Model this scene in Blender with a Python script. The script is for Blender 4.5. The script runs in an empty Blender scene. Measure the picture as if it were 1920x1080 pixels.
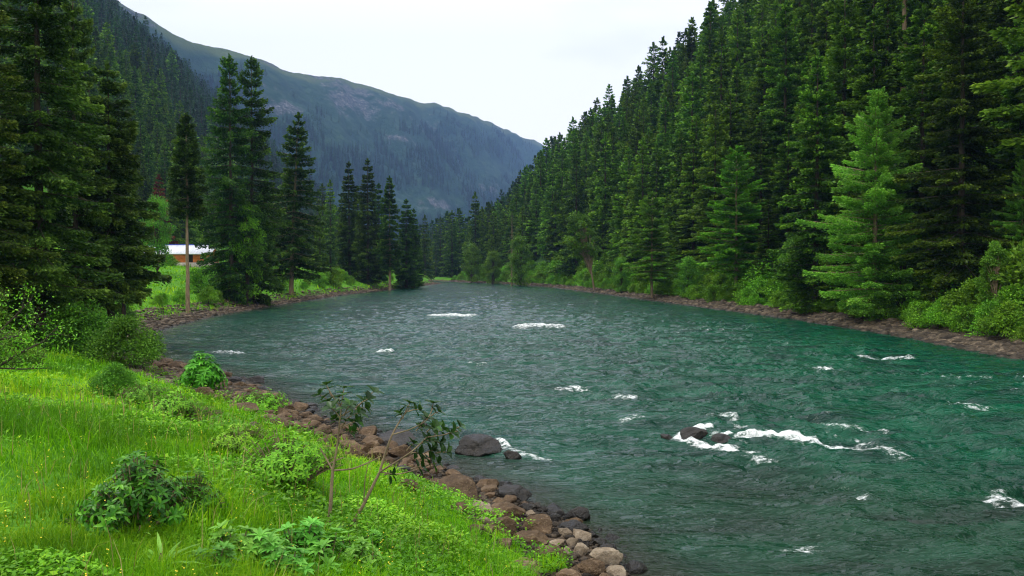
import bpy, math, random
import numpy as np
from mathutils import Vector

# ------------------------------------------------------------------ camera, world, sun, exposure
scene = bpy.context.scene
COL = scene.collection
FX = 1493.3          # focal length in pixels of the 1920 px wide photograph (28 mm on 36 mm)
EYE = 4.5            # eye height over the water
PITCH = math.atan(35 / FX)
cam_d = bpy.data.cameras.new("camera"); cam_d.lens = 28; cam_d.sensor_width = 36
cam_d.clip_start = 0.1; cam_d.clip_end = 20000
cam = bpy.data.objects.new("camera", cam_d); COL.objects.link(cam)
cam.location = (0, 0, EYE); cam.rotation_euler = (math.pi / 2 - PITCH, 0, 0)
scene.camera = cam

SUN_EL, SUN_AZ = math.radians(58), math.radians(-75)     # azimuth from +Y, negative = camera left
world = bpy.data.worlds.new("World"); scene.world = world; world.use_nodes = True
wn, wl = world.node_tree.nodes, world.node_tree.links
wn.clear()
sky = wn.new("ShaderNodeTexSky"); sky.sky_type = 'NISHITA'; sky.sun_disc = False
sky.sun_elevation = SUN_EL; sky.sun_rotation = SUN_AZ
tc = wn.new("ShaderNodeTexCoord")
mp = wn.new("ShaderNodeMapping"); mp.inputs['Scale'].default_value = (1, 1, 3)
nz = wn.new("ShaderNodeTexNoise"); nz.inputs['Scale'].default_value = 1.6; nz.inputs['Detail'].default_value = 5
rp = wn.new("ShaderNodeValToRGB")
rp.color_ramp.elements[0].position = .34; rp.color_ramp.elements[0].color = (.66, .65, .65, 1)
rp.color_ramp.elements[1].position = .55; rp.color_ramp.elements[1].color = (1, .965, .92, 1)
cl = wn.new("ShaderNodeVectorMath"); cl.operation = 'SCALE'; cl.inputs['Scale'].default_value = 9.0
mx = wn.new("ShaderNodeMix"); mx.data_type = 'RGBA'; mx.inputs[0].default_value = .93
bg = wn.new("ShaderNodeBackground"); bg.inputs['Strength'].default_value = .13
wo = wn.new("ShaderNodeOutputWorld")
wl.new(tc.outputs['Generated'], mp.inputs[0]); wl.new(mp.outputs[0], nz.inputs['Vector'])
wl.new(nz.outputs['Fac'], rp.inputs[0]); wl.new(rp.outputs[0], cl.inputs[0])
wl.new(sky.outputs[0], mx.inputs[6]); wl.new(cl.outputs[0], mx.inputs[7])
wl.new(mx.outputs[2], bg.inputs['Color']); wl.new(bg.outputs[0], wo.inputs['Surface'])

sun_d = bpy.data.lights.new("sun", 'SUN'); sun_d.energy = 1.5; sun_d.angle = math.radians(14)
sun_d.color = (1, .97, .90)
sun = bpy.data.objects.new("sun", sun_d); COL.objects.link(sun)
sdir = Vector((math.sin(SUN_AZ) * math.cos(SUN_EL), math.cos(SUN_AZ) * math.cos(SUN_EL), math.sin(SUN_EL)))
sun.rotation_euler = sdir.to_track_quat('Z', 'Y').to_euler()

vs = scene.view_settings
vs.view_transform = 'Standard'; vs.look = 'None'; vs.gamma = 1; vs.use_curve_mapping = False
vs.exposure = 0.82
cy = scene.cycles
cy.max_bounces = 5; cy.diffuse_bounces = 3; cy.glossy_bounces = 2; cy.transmission_bounces = 3
cy.transparent_max_bounces = 4; cy.volume_bounces = 0; cy.use_denoising = True; cy.denoising_input_passes = 'RGB_ALBEDO_NORMAL'; cy.denoising_prefilter = 'ACCURATE'; cy.filter_width = 1.15
cy.sample_clamp_indirect = 2; cy.sample_clamp_direct = 4

# ------------------------------------------------------------------ helpers
RNG = np.random.default_rng(11)

def ray(px, py):
    cx, cyy = (px - 960) / FX, (540 - py) / FX
    return np.array([cx, math.cos(PITCH) + cyy * math.sin(PITCH), -math.sin(PITCH) + cyy * math.cos(PITCH)])

def at(px, py, z=0.0):
    d = ray(px, py); t = (z - EYE) / d[2]
    return np.array([d[0] * t, d[1] * t, z])

def proj(x, y, z):
    dz = z - EYE
    f = y * math.cos(PITCH) - dz * math.sin(PITCH); u = y * math.sin(PITCH) + dz * math.cos(PITCH)
    return 960 + FX * x / f, 540 - FX * u / f

def _hash(ix, iy, seed):
    h = (ix.astype(np.int64) * 374761393 + iy.astype(np.int64) * 668265263 + seed * 1442695041) & 0xffffffff
    h = ((h ^ (h >> 13)) * 1274126177) & 0xffffffff
    return ((h ^ (h >> 16)) & 0xffff) / 65535.0 * 2 * math.pi

def pn(x, y, seed=0):
    x = np.asarray(x, float); y = np.asarray(y, float)
    ix, iy = np.floor(x), np.floor(y); fx, fy = x - ix, y - iy
    u = fx * fx * fx * (fx * (fx * 6 - 15) + 10); v = fy * fy * fy * (fy * (fy * 6 - 15) + 10)
    def g(a, b):
        t = _hash(ix + a, iy + b, seed); return np.cos(t) * (fx - a) + np.sin(t) * (fy - b)
    return ((g(0, 0) * (1 - u) + g(1, 0) * u) * (1 - v) + (g(0, 1) * (1 - u) + g(1, 1) * u) * v) * 1.5

def fbm(x, y, seed=0, o=4):
    s = 0; a = 1; n = 0
    for k in range(o):
        s = s + a * pn(x * 2 ** k, y * 2 ** k, seed + k * 17); n += a; a *= .5
    return s / n

def sstep(a, b, x):
    t = np.clip((x - a) / (b - a), 0, 1); return t * t * (3 - 2 * t)

def mk_mesh(name, V, F, mat, tint=None, smooth=False, attrs=None):
    """V (n,3); F list of int arrays (m,3) or (m,4)"""
    me = bpy.data.meshes.new(name)
    V = np.asarray(V, np.float32)
    F = [np.asarray(f, np.int32) for f in (F if isinstance(F, list) else [F]) if len(f)]
    me.vertices.add(len(V)); me.vertices.foreach_set("co", V.ravel())
    loops = np.concatenate([f.ravel() for f in F]); cnt = np.concatenate([np.full(len(f), f.shape[1]) for f in F])
    st = np.concatenate([[0], np.cumsum(cnt)[:-1]]).astype(np.int32)
    me.loops.add(len(loops)); me.loops.foreach_set("vertex_index", loops)
    me.polygons.add(len(cnt)); me.polygons.foreach_set("loop_start", st)
    if smooth: me.polygons.foreach_set("use_smooth", np.ones(len(cnt), bool))
    at_ = dict(attrs or {})
    if tint is not None: at_['tint'] = tint
    for k, v in at_.items():
        a = me.attributes.new(k, 'FLOAT', 'POINT'); a.data.foreach_set("value", np.asarray(v, np.float32))
    me.update(calc_edges=True); me.materials.append(mat)
    return me

def ob(name, me, parent=None, loc=None):
    o = bpy.data.objects.new(name, me); COL.objects.link(o)
    if parent: o.parent = parent
    if loc is not None: o.location = loc
    return o

def tag(o, label=None, cat=None, group=None, kind=None):
    if label: o['label'] = label
    if cat: o['category'] = cat
    if group: o['group'] = group
    if kind: o['kind'] = kind
    return o

def thing(name, loc, label, cat, group=None, rz=0, s=1):
    e = bpy.data.objects.new(name, None); COL.objects.link(e); e.empty_display_size = .2
    e.location = loc; e.rotation_euler = (0, 0, rz); e.scale = (s, s, s) if not hasattr(s, '__len__') else s
    return tag(e, label, cat, group)

class Geo:
    def __init__(self): self.v = []; self.f = []; self.t = []; self.n = 0
    def add(self, V, Fs, tint=0.5):
        V = np.asarray(V, float).reshape(-1, 3)
        for f in (Fs if isinstance(Fs, list) else [Fs]): self.f.append(np.asarray(f) + self.n)
        self.v.append(V); self.n += len(V)
        self.t.append(np.full(len(V), tint) if np.isscalar(tint) else np.asarray(tint, float))
    def mesh(self, name, mat, smooth=False):
        q = [f for f in self.f if f.shape[1] == 4]; t = [f for f in self.f if f.shape[1] == 3]
        F = ([np.concatenate(q)] if q else []) + ([np.concatenate(t)] if t else [])
        return mk_mesh(name, np.concatenate(self.v), F, mat, np.concatenate(self.t), smooth)

def norm(a):
    return a / np.maximum(np.linalg.norm(a, axis=-1, keepdims=True), 1e-9)

def kites(geo, P, D, L, W, rng, tint, up=None):
    """small pointed leaf faces from P along D"""
    n = len(P); D = norm(D)
    N = rng.normal(size=(n, 3)) if up is None else up + rng.normal(size=(n, 3)) * .45
    S = norm(np.cross(D, N)); L = np.broadcast_to(L, n)[:, None]; W = np.broadcast_to(W, n)[:, None]
    V = np.stack([P, P + D * L * .5 + S * W * .5, P + D * L, P + D * L * .5 - S * W * .5], 1).reshape(-1, 3)
    geo.add(V, np.arange(n * 4).reshape(n, 4), np.repeat(tint, 4))

# curved leaf with a folded midrib: 5 sections of 3 vertices
_ts = np.array([0, .22, .5, .78, 1.0]); _ws = np.array([.06, .72, 1, .62, .03])
def leaves(geo, P, D, N, L, W, tint, droop=.25, fold=.18):
    n = len(P); D = norm(D); S = norm(np.cross(D, N)); N = norm(np.cross(S, D))
    L = np.broadcast_to(L, n)[:, None]; W = np.broadcast_to(W, n)[:, None]
    V = np.zeros((n, 15, 3))
    for i, (t, w) in enumerate(zip(_ts, _ws)):
        c = P + D * L * t - N * L * droop * t * t
        V[:, i * 3] = c + S * W * .5 * w + N * W * fold * w; V[:, i * 3 + 1] = c; V[:, i * 3 + 2] = c - S * W * .5 * w + N * W * fold * w
    q = []
    for i in range(4):
        a = i * 3; q += [[a, a + 3, a + 4, a + 1], [a + 1, a + 4, a + 5, a + 2]]
    F = (np.arange(n)[:, None, None] * 15 + np.array(q)[None]).reshape(-1, 4)
    geo.add(V.reshape(-1, 3), F, np.repeat(tint, 15))

def tube(geo, pts, rad, sides=6, tint=.5):
    pts = np.asarray(pts, float); n = len(pts); rad = np.broadcast_to(rad, n)
    T = norm(np.gradient(pts, axis=0)); ref = np.array([.3, .2, 1.0]) if abs(T[0][2]) < .8 else np.array([1., .1, 0])
    A = norm(np.cross(T, ref)); B = np.cross(T, A)
    th = np.linspace(0, 2 * math.pi, sides, endpoint=False)
    V = pts[:, None] + (A[:, None] * np.cos(th)[None, :, None] + B[:, None] * np.sin(th)[None, :, None]) * rad[:, None, None]
    i, j = np.meshgrid(np.arange(n - 1), np.arange(sides), indexing='ij'); j2 = (j + 1) % sides
    F = np.stack([i * sides + j, i * sides + j2, (i + 1) * sides + j2, (i + 1) * sides + j], -1).reshape(-1, 4)
    geo.add(V.reshape(-1, 3), F, tint)

def box(geo, x0, x1, y0, y1, z0, z1, tint=.5):
    V = [(x, y, z) for z in (z0, z1) for y in (y0, y1) for x in (x0, x1)]
    geo.add(V, np.array([[0, 2, 3, 1], [4, 5, 7, 6], [0, 1, 5, 4], [2, 6, 7, 3], [0, 4, 6, 2], [1, 3, 7, 5]]), tint)

# ------------------------------------------------------------------ materials
def newmat(name):
    m = bpy.data.materials.new(name); m.use_nodes = True
    n, l = m.node_tree.nodes, m.node_tree.links
    b = n['Principled BSDF']; return m, n, l, b, n['Material Output']

def N_(n, t, **k):
    x = n.new(t)
    for a, b in k.items(): setattr(x, a, b)
    return x

def noise(n, l, scale, detail=4, rough=.55, vec=None, coord='Object', stretch=None):
    t = n.new("ShaderNodeTexNoise"); t.inputs['Scale'].default_value = scale; t.inputs['Detail'].default_value = detail
    t.inputs['Roughness'].default_value = rough
    if vec is None:
        c = n.new("ShaderNodeTexCoord"); vec = c.outputs[coord]
    if stretch:
        m = n.new("ShaderNodeMapping"); m.inputs['Scale'].default_value = stretch; l.new(vec, m.inputs[0]); vec = m.outputs[0]
    l.new(vec, t.inputs['Vector']); return t.outputs['Fac']

def ramp(n, l, fac, stops):
    r = n.new("ShaderNodeValToRGB"); e = r.color_ramp.elements
    while len(e) < len(stops): e.new(.5)
    for k, (p, c) in enumerate(stops): e[k].position = p; e[k].color = (*c, 1)
    l.new(fac, r.inputs[0]); return r.outputs[0]

def mixc(n, l, fac, a, b, mode='MIX'):
    m = n.new("ShaderNodeMix"); m.data_type = 'RGBA'; m.blend_type = mode
    for i, v in ((0, fac), (6, a), (7, b)):
        if hasattr(v, 'is_linked') or hasattr(v, 'links'): l.new(v, m.inputs[i])
        else: m.inputs[i].default_value = v if i == 0 else (*v, 1)
    return m.outputs[2]

def math_(n, l, op, a, b=0.0, clamp=False):
    m = n.new("ShaderNodeMath"); m.operation = op; m.use_clamp = clamp
    for i, v in ((0, a), (1, b)):
        if hasattr(v, 'links'): l.new(v, m.inputs[i])
        else: m.inputs[i].default_value = v
    return m.outputs[0]

def attr(n, name):
    a = n.new("ShaderNodeAttribute"); a.attribute_name = name; return a.outputs['Fac']

def foliage(name, ca, cb, cc, rough=.5, spec=.15, trans=.25, vary=.35, scale=.25):
    """leaf colour runs ca-cb-cc with the per-leaf tint; whole plants differ a little"""
    m, n, l, b, out = newmat(name)
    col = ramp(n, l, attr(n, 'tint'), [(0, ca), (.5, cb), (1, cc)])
    oi = n.new("ShaderNodeObjectInfo")
    v = math_(n, l, 'MULTIPLY_ADD', oi.outputs['Random'], vary); v.node.inputs[2].default_value = 1 - vary / 2
    geo = n.new("ShaderNodeNewGeometry")
    nf = noise(n, l, scale, 2, vec=geo.outputs['Position'])
    v2 = math_(n, l, 'MULTIPLY_ADD', nf, 1.8); v2.node.inputs[2].default_value = .10
    v = math_(n, l, 'MULTIPLY', v, v2)
    h = n.new("ShaderNodeHueSaturation"); l.new(col, h.inputs['Color']); l.new(v, h.inputs['Value'])
    hv = math_(n, l, 'MULTIPLY_ADD', oi.outputs['Random'], .03); hv.node.inputs[2].default_value = .475
    l.new(hv, h.inputs['Hue'])
    l.new(h.outputs[0], b.inputs['Base Color']); b.inputs['Roughness'].default_value = rough
    b.inputs['Specular IOR Level'].default_value = spec
    t = n.new("ShaderNodeBsdfTranslucent"); l.new(h.outputs[0], t.inputs['Color'])
    ms = n.new("ShaderNodeMixShader"); ms.inputs[0].default_value = trans
    l.new(b.outputs[0], ms.inputs[1]); l.new(t.outputs[0], ms.inputs[2]); l.new(ms.outputs[0], out.inputs['Surface'])
    return m

M = {}
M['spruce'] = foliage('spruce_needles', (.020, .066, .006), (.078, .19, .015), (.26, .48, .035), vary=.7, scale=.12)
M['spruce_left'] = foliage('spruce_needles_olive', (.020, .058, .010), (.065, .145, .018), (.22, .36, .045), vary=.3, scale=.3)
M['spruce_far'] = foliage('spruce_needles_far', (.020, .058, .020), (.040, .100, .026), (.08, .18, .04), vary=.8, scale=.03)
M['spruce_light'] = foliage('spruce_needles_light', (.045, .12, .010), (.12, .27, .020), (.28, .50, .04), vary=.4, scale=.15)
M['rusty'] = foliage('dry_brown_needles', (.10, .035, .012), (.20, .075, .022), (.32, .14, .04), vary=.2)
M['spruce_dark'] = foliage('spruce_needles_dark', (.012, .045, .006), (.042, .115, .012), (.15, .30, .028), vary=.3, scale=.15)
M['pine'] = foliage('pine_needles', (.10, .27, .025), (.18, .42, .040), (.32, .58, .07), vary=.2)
M['broad'] = foliage('broad_leaves', (.05, .15, .016), (.10, .27, .022), (.18, .40, .035), vary=.5, scale=.4)
M['bush'] = foliage('bush_leaves', (.055, .17, .012), (.12, .33, .018), (.24, .52, .03), vary=.6, scale=.5)
M['darkleaf'] = foliage('glossy_dark_leaves', (.018, .085, .006), (.045, .18, .010), (.16, .42, .02), rough=.4, spec=.2, vary=.1, scale=2)
M['brightleaf'] = foliage('fresh_leaves', (.035, .22, .012), (.07, .38, .02), (.14, .52, .04), rough=.4, vary=.1, scale=2)
M['paleleaf'] = foliage('pale_leaves', (.06, .23, .02), (.13, .40, .045), (.24, .54, .09), rough=.45, vary=.1, scale=2)
M['sapleaf'] = foliage('sapling_leaves', (.012, .050, .010), (.024, .085, .014), (.05, .15, .022), rough=.4, spec=.25, vary=.05, scale=3)
M['grass'] = foliage('grass_blades', (.07, .25, .006), (.19, .50, .008), (.42, .68, .02), rough=.45, trans=.35, vary=0, scale=.55)
M['straw'] = foliage('dry_stalks', (.20, .17, .06), (.34, .30, .10), (.45, .40, .16), vary=0)
M['cover'] = foliage('ground_cover_leaves', (.05, .20, .008), (.12, .40, .012), (.28, .60, .03), rough=.45, trans=.3, vary=0, scale=.8)

def bark(name, a, b_):
    m, n, l, b, out = newmat(name)
    f = noise(n, l, 6, 6, .65, stretch=(1, 1, .25))
    l.new(ramp(n, l, f, [(.3, a), (.7, b_)]), b.inputs['Base Color']); b.inputs['Roughness'].default_value = .9
    bp = n.new("ShaderNodeBump"); bp.inputs['Strength'].default_value = .6; bp.inputs['Distance'].default_value = .03
    l.new(f, bp.inputs['Height']); l.new(bp.outputs[0], b.inputs['Normal']); return m
M['bark'] = bark('bark', (.025, .018, .012), (.09, .065, .045))
M['bark_pale'] = bark('pale_bark', (.13, .09, .05), (.36, .26, .16))
M['twig'] = bark('twig_bark', (.12, .085, .05), (.34, .26, .16))

def rockmat(name, a, b_, c, wet=0.0, spec=.3):
    m, n, l, b, out = newmat(name)
    geo = n.new("ShaderNodeNewGeometry"); pos = geo.outputs['Position']
    oi = n.new("ShaderNodeObjectInfo")
    f = noise(n, l, 2.2, 8, .65, vec=pos); g = noise(n, l, 14, 5, .7, vec=pos); k = noise(n, l, 45, 3, .6, vec=pos)
    col = ramp(n, l, f, [(.3, a), (.52, b_), (.75, c)])
    col = mixc(n, l, math_(n, l, 'MULTIPLY', ramp(n, l, g, [(.55, (0, 0, 0)), (.68, (1, 1, 1))]), .55), col, c)
    tv = math_(n, l, 'MULTIPLY_ADD', attr(n, 'tint'), 1.1); tv.node.inputs[2].default_value = .45
    rv = math_(n, l, 'MULTIPLY_ADD', oi.outputs['Random'], .5); rv.node.inputs[2].default_value = .75
    # wet stone just above the water line is darker and glossier
    sx = n.new("ShaderNodeSeparateXYZ"); l.new(pos, sx.inputs[0])
    wz = n.new("ShaderNodeMapRange"); wz.inputs[1].default_value = .04; wz.inputs[2].default_value = .22
    wz.inputs[3].default_value = .35 if not wet else .3; wz.inputs[4].default_value = 1.0 if not wet else .45
    l.new(math_(n, l, 'MULTIPLY_ADD', g, .12), wz.inputs[0])
    zz = math_(n, l, 'ADD', sx.outputs['Z'], math_(n, l, 'MULTIPLY', g, .1)); l.new(zz, wz.inputs[0])
    val = math_(n, l, 'MULTIPLY', math_(n, l, 'MULTIPLY', tv, rv), wz.outputs[0])
    h = n.new("ShaderNodeHueSaturation"); l.new(col, h.inputs['Color']); l.new(val, h.inputs['Value'])
    l.new(h.outputs[0], b.inputs['Base Color'])
    rr = n.new("ShaderNodeMapRange"); rr.inputs[1].default_value = .35; rr.inputs[2].default_value = 1
    rr.inputs[3].default_value = .3; rr.inputs[4].default_value = .85; l.new(wz.outputs[0], rr.inputs[0])
    l.new(rr.outputs[0], b.inputs['Roughness']); b.inputs['Specular IOR Level'].default_value = spec
    bp = n.new("ShaderNodeBump"); bp.inputs['Strength'].default_value = 1; bp.inputs['Distance'].default_value = .05
    l.new(math_(n, l, 'ADD', g, math_(n, l, 'MULTIPLY', k, .4)), bp.inputs['Height']); l.new(bp.outputs[0], b.inputs['Normal'])
    return m
M['rock'] = rockmat('brown_rock', (.050, .032, .018), (.125, .080, .045), (.31, .225, .14))
M['rock_dark'] = rockmat('dark_wet_rock', (.010, .008, .006), (.026, .019, .013), (.085, .06, .04), wet=1, spec=.5)
M['rock_pale'] = rockmat('pale_rock', (.14, .105, .07), (.27, .21, .145), (.46, .39, .29))
M['shingle'] = rockmat('shingle_stones', (.026, .020, .013), (.070, .052, .034), (.23, .18, .125))

def ground_mat():
    m, n, l, b, out = newmat('valley_ground')
    geo = n.new("ShaderNodeNewGeometry"); pos = geo.outputs['Position']
    f1 = noise(n, l, .35, 6, .6, vec=pos); f2 = noise(n, l, 6, 6, .7, vec=pos); f3 = noise(n, l, .05, 5, .6, vec=pos)
    grass = ramp(n, l, f2, [(.3, (.045, .15, .010)), (.5, (.10, .29, .014)), (.72, (.18, .40, .025))])
    grass = mixc(n, l, math_(n, l, 'MULTIPLY', f1, .7), grass, (.05, .17, .012))
    beach = ramp(n, l, f2, [(.32, (.03, .022, .015)), (.5, (.075, .054, .036)), (.7, (.17, .13, .09))])
    wood = ramp(n, l, f1, [(.3, (.020, .045, .012)), (.6, (.04, .10, .02)), (.8, (.06, .11, .025))])
    dirt = ramp(n, l, f2, [(.3, (.15, .085, .05)), (.7, (.3, .18, .11))])
    c = mixc(n, l, attr(n, 'wood'), grass, wood); c = mixc(n, l, attr(n, 'dirt'), c, dirt)
    c = mixc(n, l, attr(n, 'beach'), c, beach)
    l.new(c, b.inputs['Base Color']); b.inputs['Roughness'].default_value = .95; b.inputs['Specular IOR Level'].default_value = .15
    bp = n.new("ShaderNodeBump"); bp.inputs['Strength'].default_value = .8; bp.inputs['Distance'].default_value = .08
    l.new(f2, bp.inputs['Height']); l.new(bp.outputs[0], b.inputs['Normal']); return m
M['ground'] = ground_mat()

def water_mat():
    m, n, l, b, out = newmat('river_water')
    geo = n.new("ShaderNodeNewGeometry"); pos = geo.outputs['Position']
    # flow runs roughly along x here; ripples are stretched along it
    w1 = noise(n, l, 1, 4, .6, vec=pos, stretch=(.9, 2.8, 1)); w2 = noise(n, l, 1, 2, .5, vec=pos, stretch=(3, 8, 1))
    f3 = noise(n, l, .09, 3, .5, vec=pos)
    deep = ramp(n, l, f3, [(.35, (.004, .046, .028)), (.65, (.008, .080, .046))])
    deep = mixc(n, l, attr(n, 'emerald'), deep, (.004, .085, .040))
    fd = noise(n, l, 1, 4, .6, vec=pos, stretch=(.30, .9, 1))
    deep = mixc(n, l, ramp(n, l, fd, [(.35, (1, 1, 1)), (.62, (0, 0, 0))]), deep, (.003, .030, .020))
    deep = mixc(n, l, attr(n, 'shallow'), deep, (.022, .022, .013))
    fo = attr(n, 'foam')
    fn = noise(n, l, 1, 7, .8, vec=pos, stretch=(3.5, 7.0, 1))
    fm = math_(n, l, 'ADD', fo, math_(n, l, 'MULTIPLY', math_(n, l, 'SUBTRACT', fn, .5), 4.2))
    fm = math_(n, l, 'MULTIPLY', ramp(n, l, fm, [(.44, (0, 0, 0)), (1.1, (.92, .92, .92))]), math_(n, l, 'MULTIPLY', fo, 2.2, True))
    c = mixc(n, l, fm, deep, (.86, .90, .90))
    l.new(c, b.inputs['Base Color']); b.inputs['IOR'].default_value = 1.30
    b.inputs['Specular IOR Level'].default_value = .38
    rr = n.new("ShaderNodeMapRange"); rr.inputs[3].default_value = .07; rr.inputs[4].default_value = .9; l.new(fm, rr.inputs[0]); l.new(rr.outputs[0], b.inputs['Roughness'])
    bp = n.new("ShaderNodeBump"); bp.inputs['Strength'].default_value = 1; bp.inputs['Distance'].default_value = .26
    hh = math_(n, l, 'ADD', w1, math_(n, l, 'MULTIPLY', w2, .30)); l.new(hh, bp.inputs['Height'])
    l.new(bp.outputs[0], b.inputs['Normal']); return m
M['water'] = water_mat()

def mountain_mat():
    m, n, l, b, out = newmat('mountain_side')
    geo = n.new("ShaderNodeNewGeometry"); pos = geo.outputs['Position']
    f1 = noise(n, l, .006, 8, .62, vec=pos, stretch=(1, .5, 1.3)); f2 = noise(n, l, .03, 7, .68, vec=pos, stretch=(1, .5, 1.0))
    f3 = noise(n, l, .12, 4, .7, vec=pos)
    green = ramp(n, l, f2, [(.3, (.012, .038, .028)), (.5, (.022, .062, .036)), (.7, (.045, .095, .048))])
    rock = ramp(n, l, f3, [(.35, (.03, .05, .045)), (.5, (.08, .095, .095)), (.72, (.25, .25, .26))])
    mk = math_(n, l, 'ADD', math_(n, l, 'MULTIPLY', f1, .55), math_(n, l, 'MULTIPLY', f2, .5))
    mk = math_(n, l, 'ADD', mk, math_(n, l, 'MULTIPLY', attr(n, 'crag'), .16))
    mk = ramp(n, l, mk, [(.62, (0, 0, 0)), (.68, (1, 1, 1))])
    top = mixc(n, l, attr(n, 'alp'), green, (.10, .14, .05))
    l.new(mixc(n, l, mk, top, rock), b.inputs['Base Color']); b.inputs['Roughness'].default_value = .95
    b.inputs['Specular IOR Level'].default_value = .1
    bp = n.new("ShaderNodeBump"); bp.inputs['Strength'].default_value = 1; bp.inputs['Distance'].default_value = 14
    l.new(math_(n, l, 'ADD', f2, math_(n, l, 'MULTIPLY', f3, .3)), bp.inputs['Height']); l.new(bp.outputs[0], b.inputs['Normal']); return m
M['mountain'] = mountain_mat()

def plain(name, c, rough=.7, metal=0, nscale=8, amt=.3, spec=.3, stretch=None):
    m, n, l, b, out = newmat(name)
    f = noise(n, l, nscale, 5, .6, stretch=stretch)
    l.new(ramp(n, l, f, [(.25, tuple(x * (1 - amt) for x in c)), (.75, tuple(min(1, x * (1 + amt)) for x in c))]), b.inputs['Base Color'])
    b.inputs['Roughness'].default_value = rough; b.inputs['Metallic'].default_value = metal
    b.inputs['Specular IOR Level'].default_value = spec; return m
M['hutwood'] = plain('hut_boards', (.62, .17, .04), .8, nscale=3, amt=.45, stretch=(.3, .3, 4))
M['hutroof'] = plain('white_sheet_roof', (.66, .68, .74), .5, nscale=.8, amt=.15, stretch=(3, .4, 1))
M['hutblue'] = plain('blue_trim', (.05, .08, .55), .5)
M['hutstone'] = plain('stone_footing', (.42, .38, .33), .9, nscale=2, amt=.4)
M['hutdark'] = plain('dark_opening', (.03, .025, .02), .8)
M['flower'] = plain('yellow_petals', (.75, .60, .03), .6)
M['flower_w'] = plain('white_petals', (.8, .75, .7), .6)

# ------------------------------------------------------------------ terrain functions
_L = [(1180, 1080), (1110, 1003), (1000, 945), (905, 905), (800, 868), (700, 815), (600, 782), (500, 738), (410, 701), (320, 682), (262, 655),
      (262, 640), (300, 617), (400, 592), (520, 572), (650, 552), (780, 538), (828, 531)]
LEFT = [(60, -220), (22, -60), (11, -14), (6.2, 0)] + [tuple(at(*p)[:2]) for p in _L] + [(-45, 290), (-62, 330), (-80, 420), (-110, 560), (-160, 1000), (-330, 4000)]
_R = [(1920, 672), (1820, 652), (1700, 630), (1500, 599), (1300, 573), (1150, 553), (1040, 539), (960, 533), (880, 530)]
RIGHT = [(90, -220), (42, -60), (32, 0), (28.5, 22)] + [tuple(at(*p)[:2]) for p in _R] + [(-30, 315), (-44, 350), (-62, 430), (-92, 570), (-138, 1000), (-300, 4000)]
LPOLY = LEFT + [(-330, 7000), (-5200, 7000), (-5200, -220)]
RPOLY = RIGHT + [(-300, 7000), (6000, 7000), (6000, -220)]

def pdist(x, y, pts):
    d = np.full(x.shape, 1e18)
    for (ax, ay), (bx, by) in zip(pts[:-1], pts[1:]):
        vx, vy = bx - ax, by - ay
        t = np.clip(((x - ax) * vx + (y - ay) * vy) / (vx * vx + vy * vy), 0, 1)
        d = np.minimum(d, (x - ax - t * vx) ** 2 + (y - ay - t * vy) ** 2)
    return np.sqrt(d)

def inside(x, y, poly):
    c = np.zeros(x.shape, bool)
    for (ax, ay), (bx, by) in zip(poly, poly[1:] + poly[:1]):
        if ay == by: continue
        c ^= ((ay > y) != (by > y)) & (x < (bx - ax) * (y - ay) / (by - ay) + ax)
    return c

def dl_dr(x, y):
    x = np.asarray(x, float); y = np.asarray(y, float)
    a = pdist(x, y, LEFT); b = pdist(x, y, RIGHT)
    return np.where(inside(x, y, LPOLY), a, -a), np.where(inside(x, y, RPOLY), b, -b)

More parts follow.
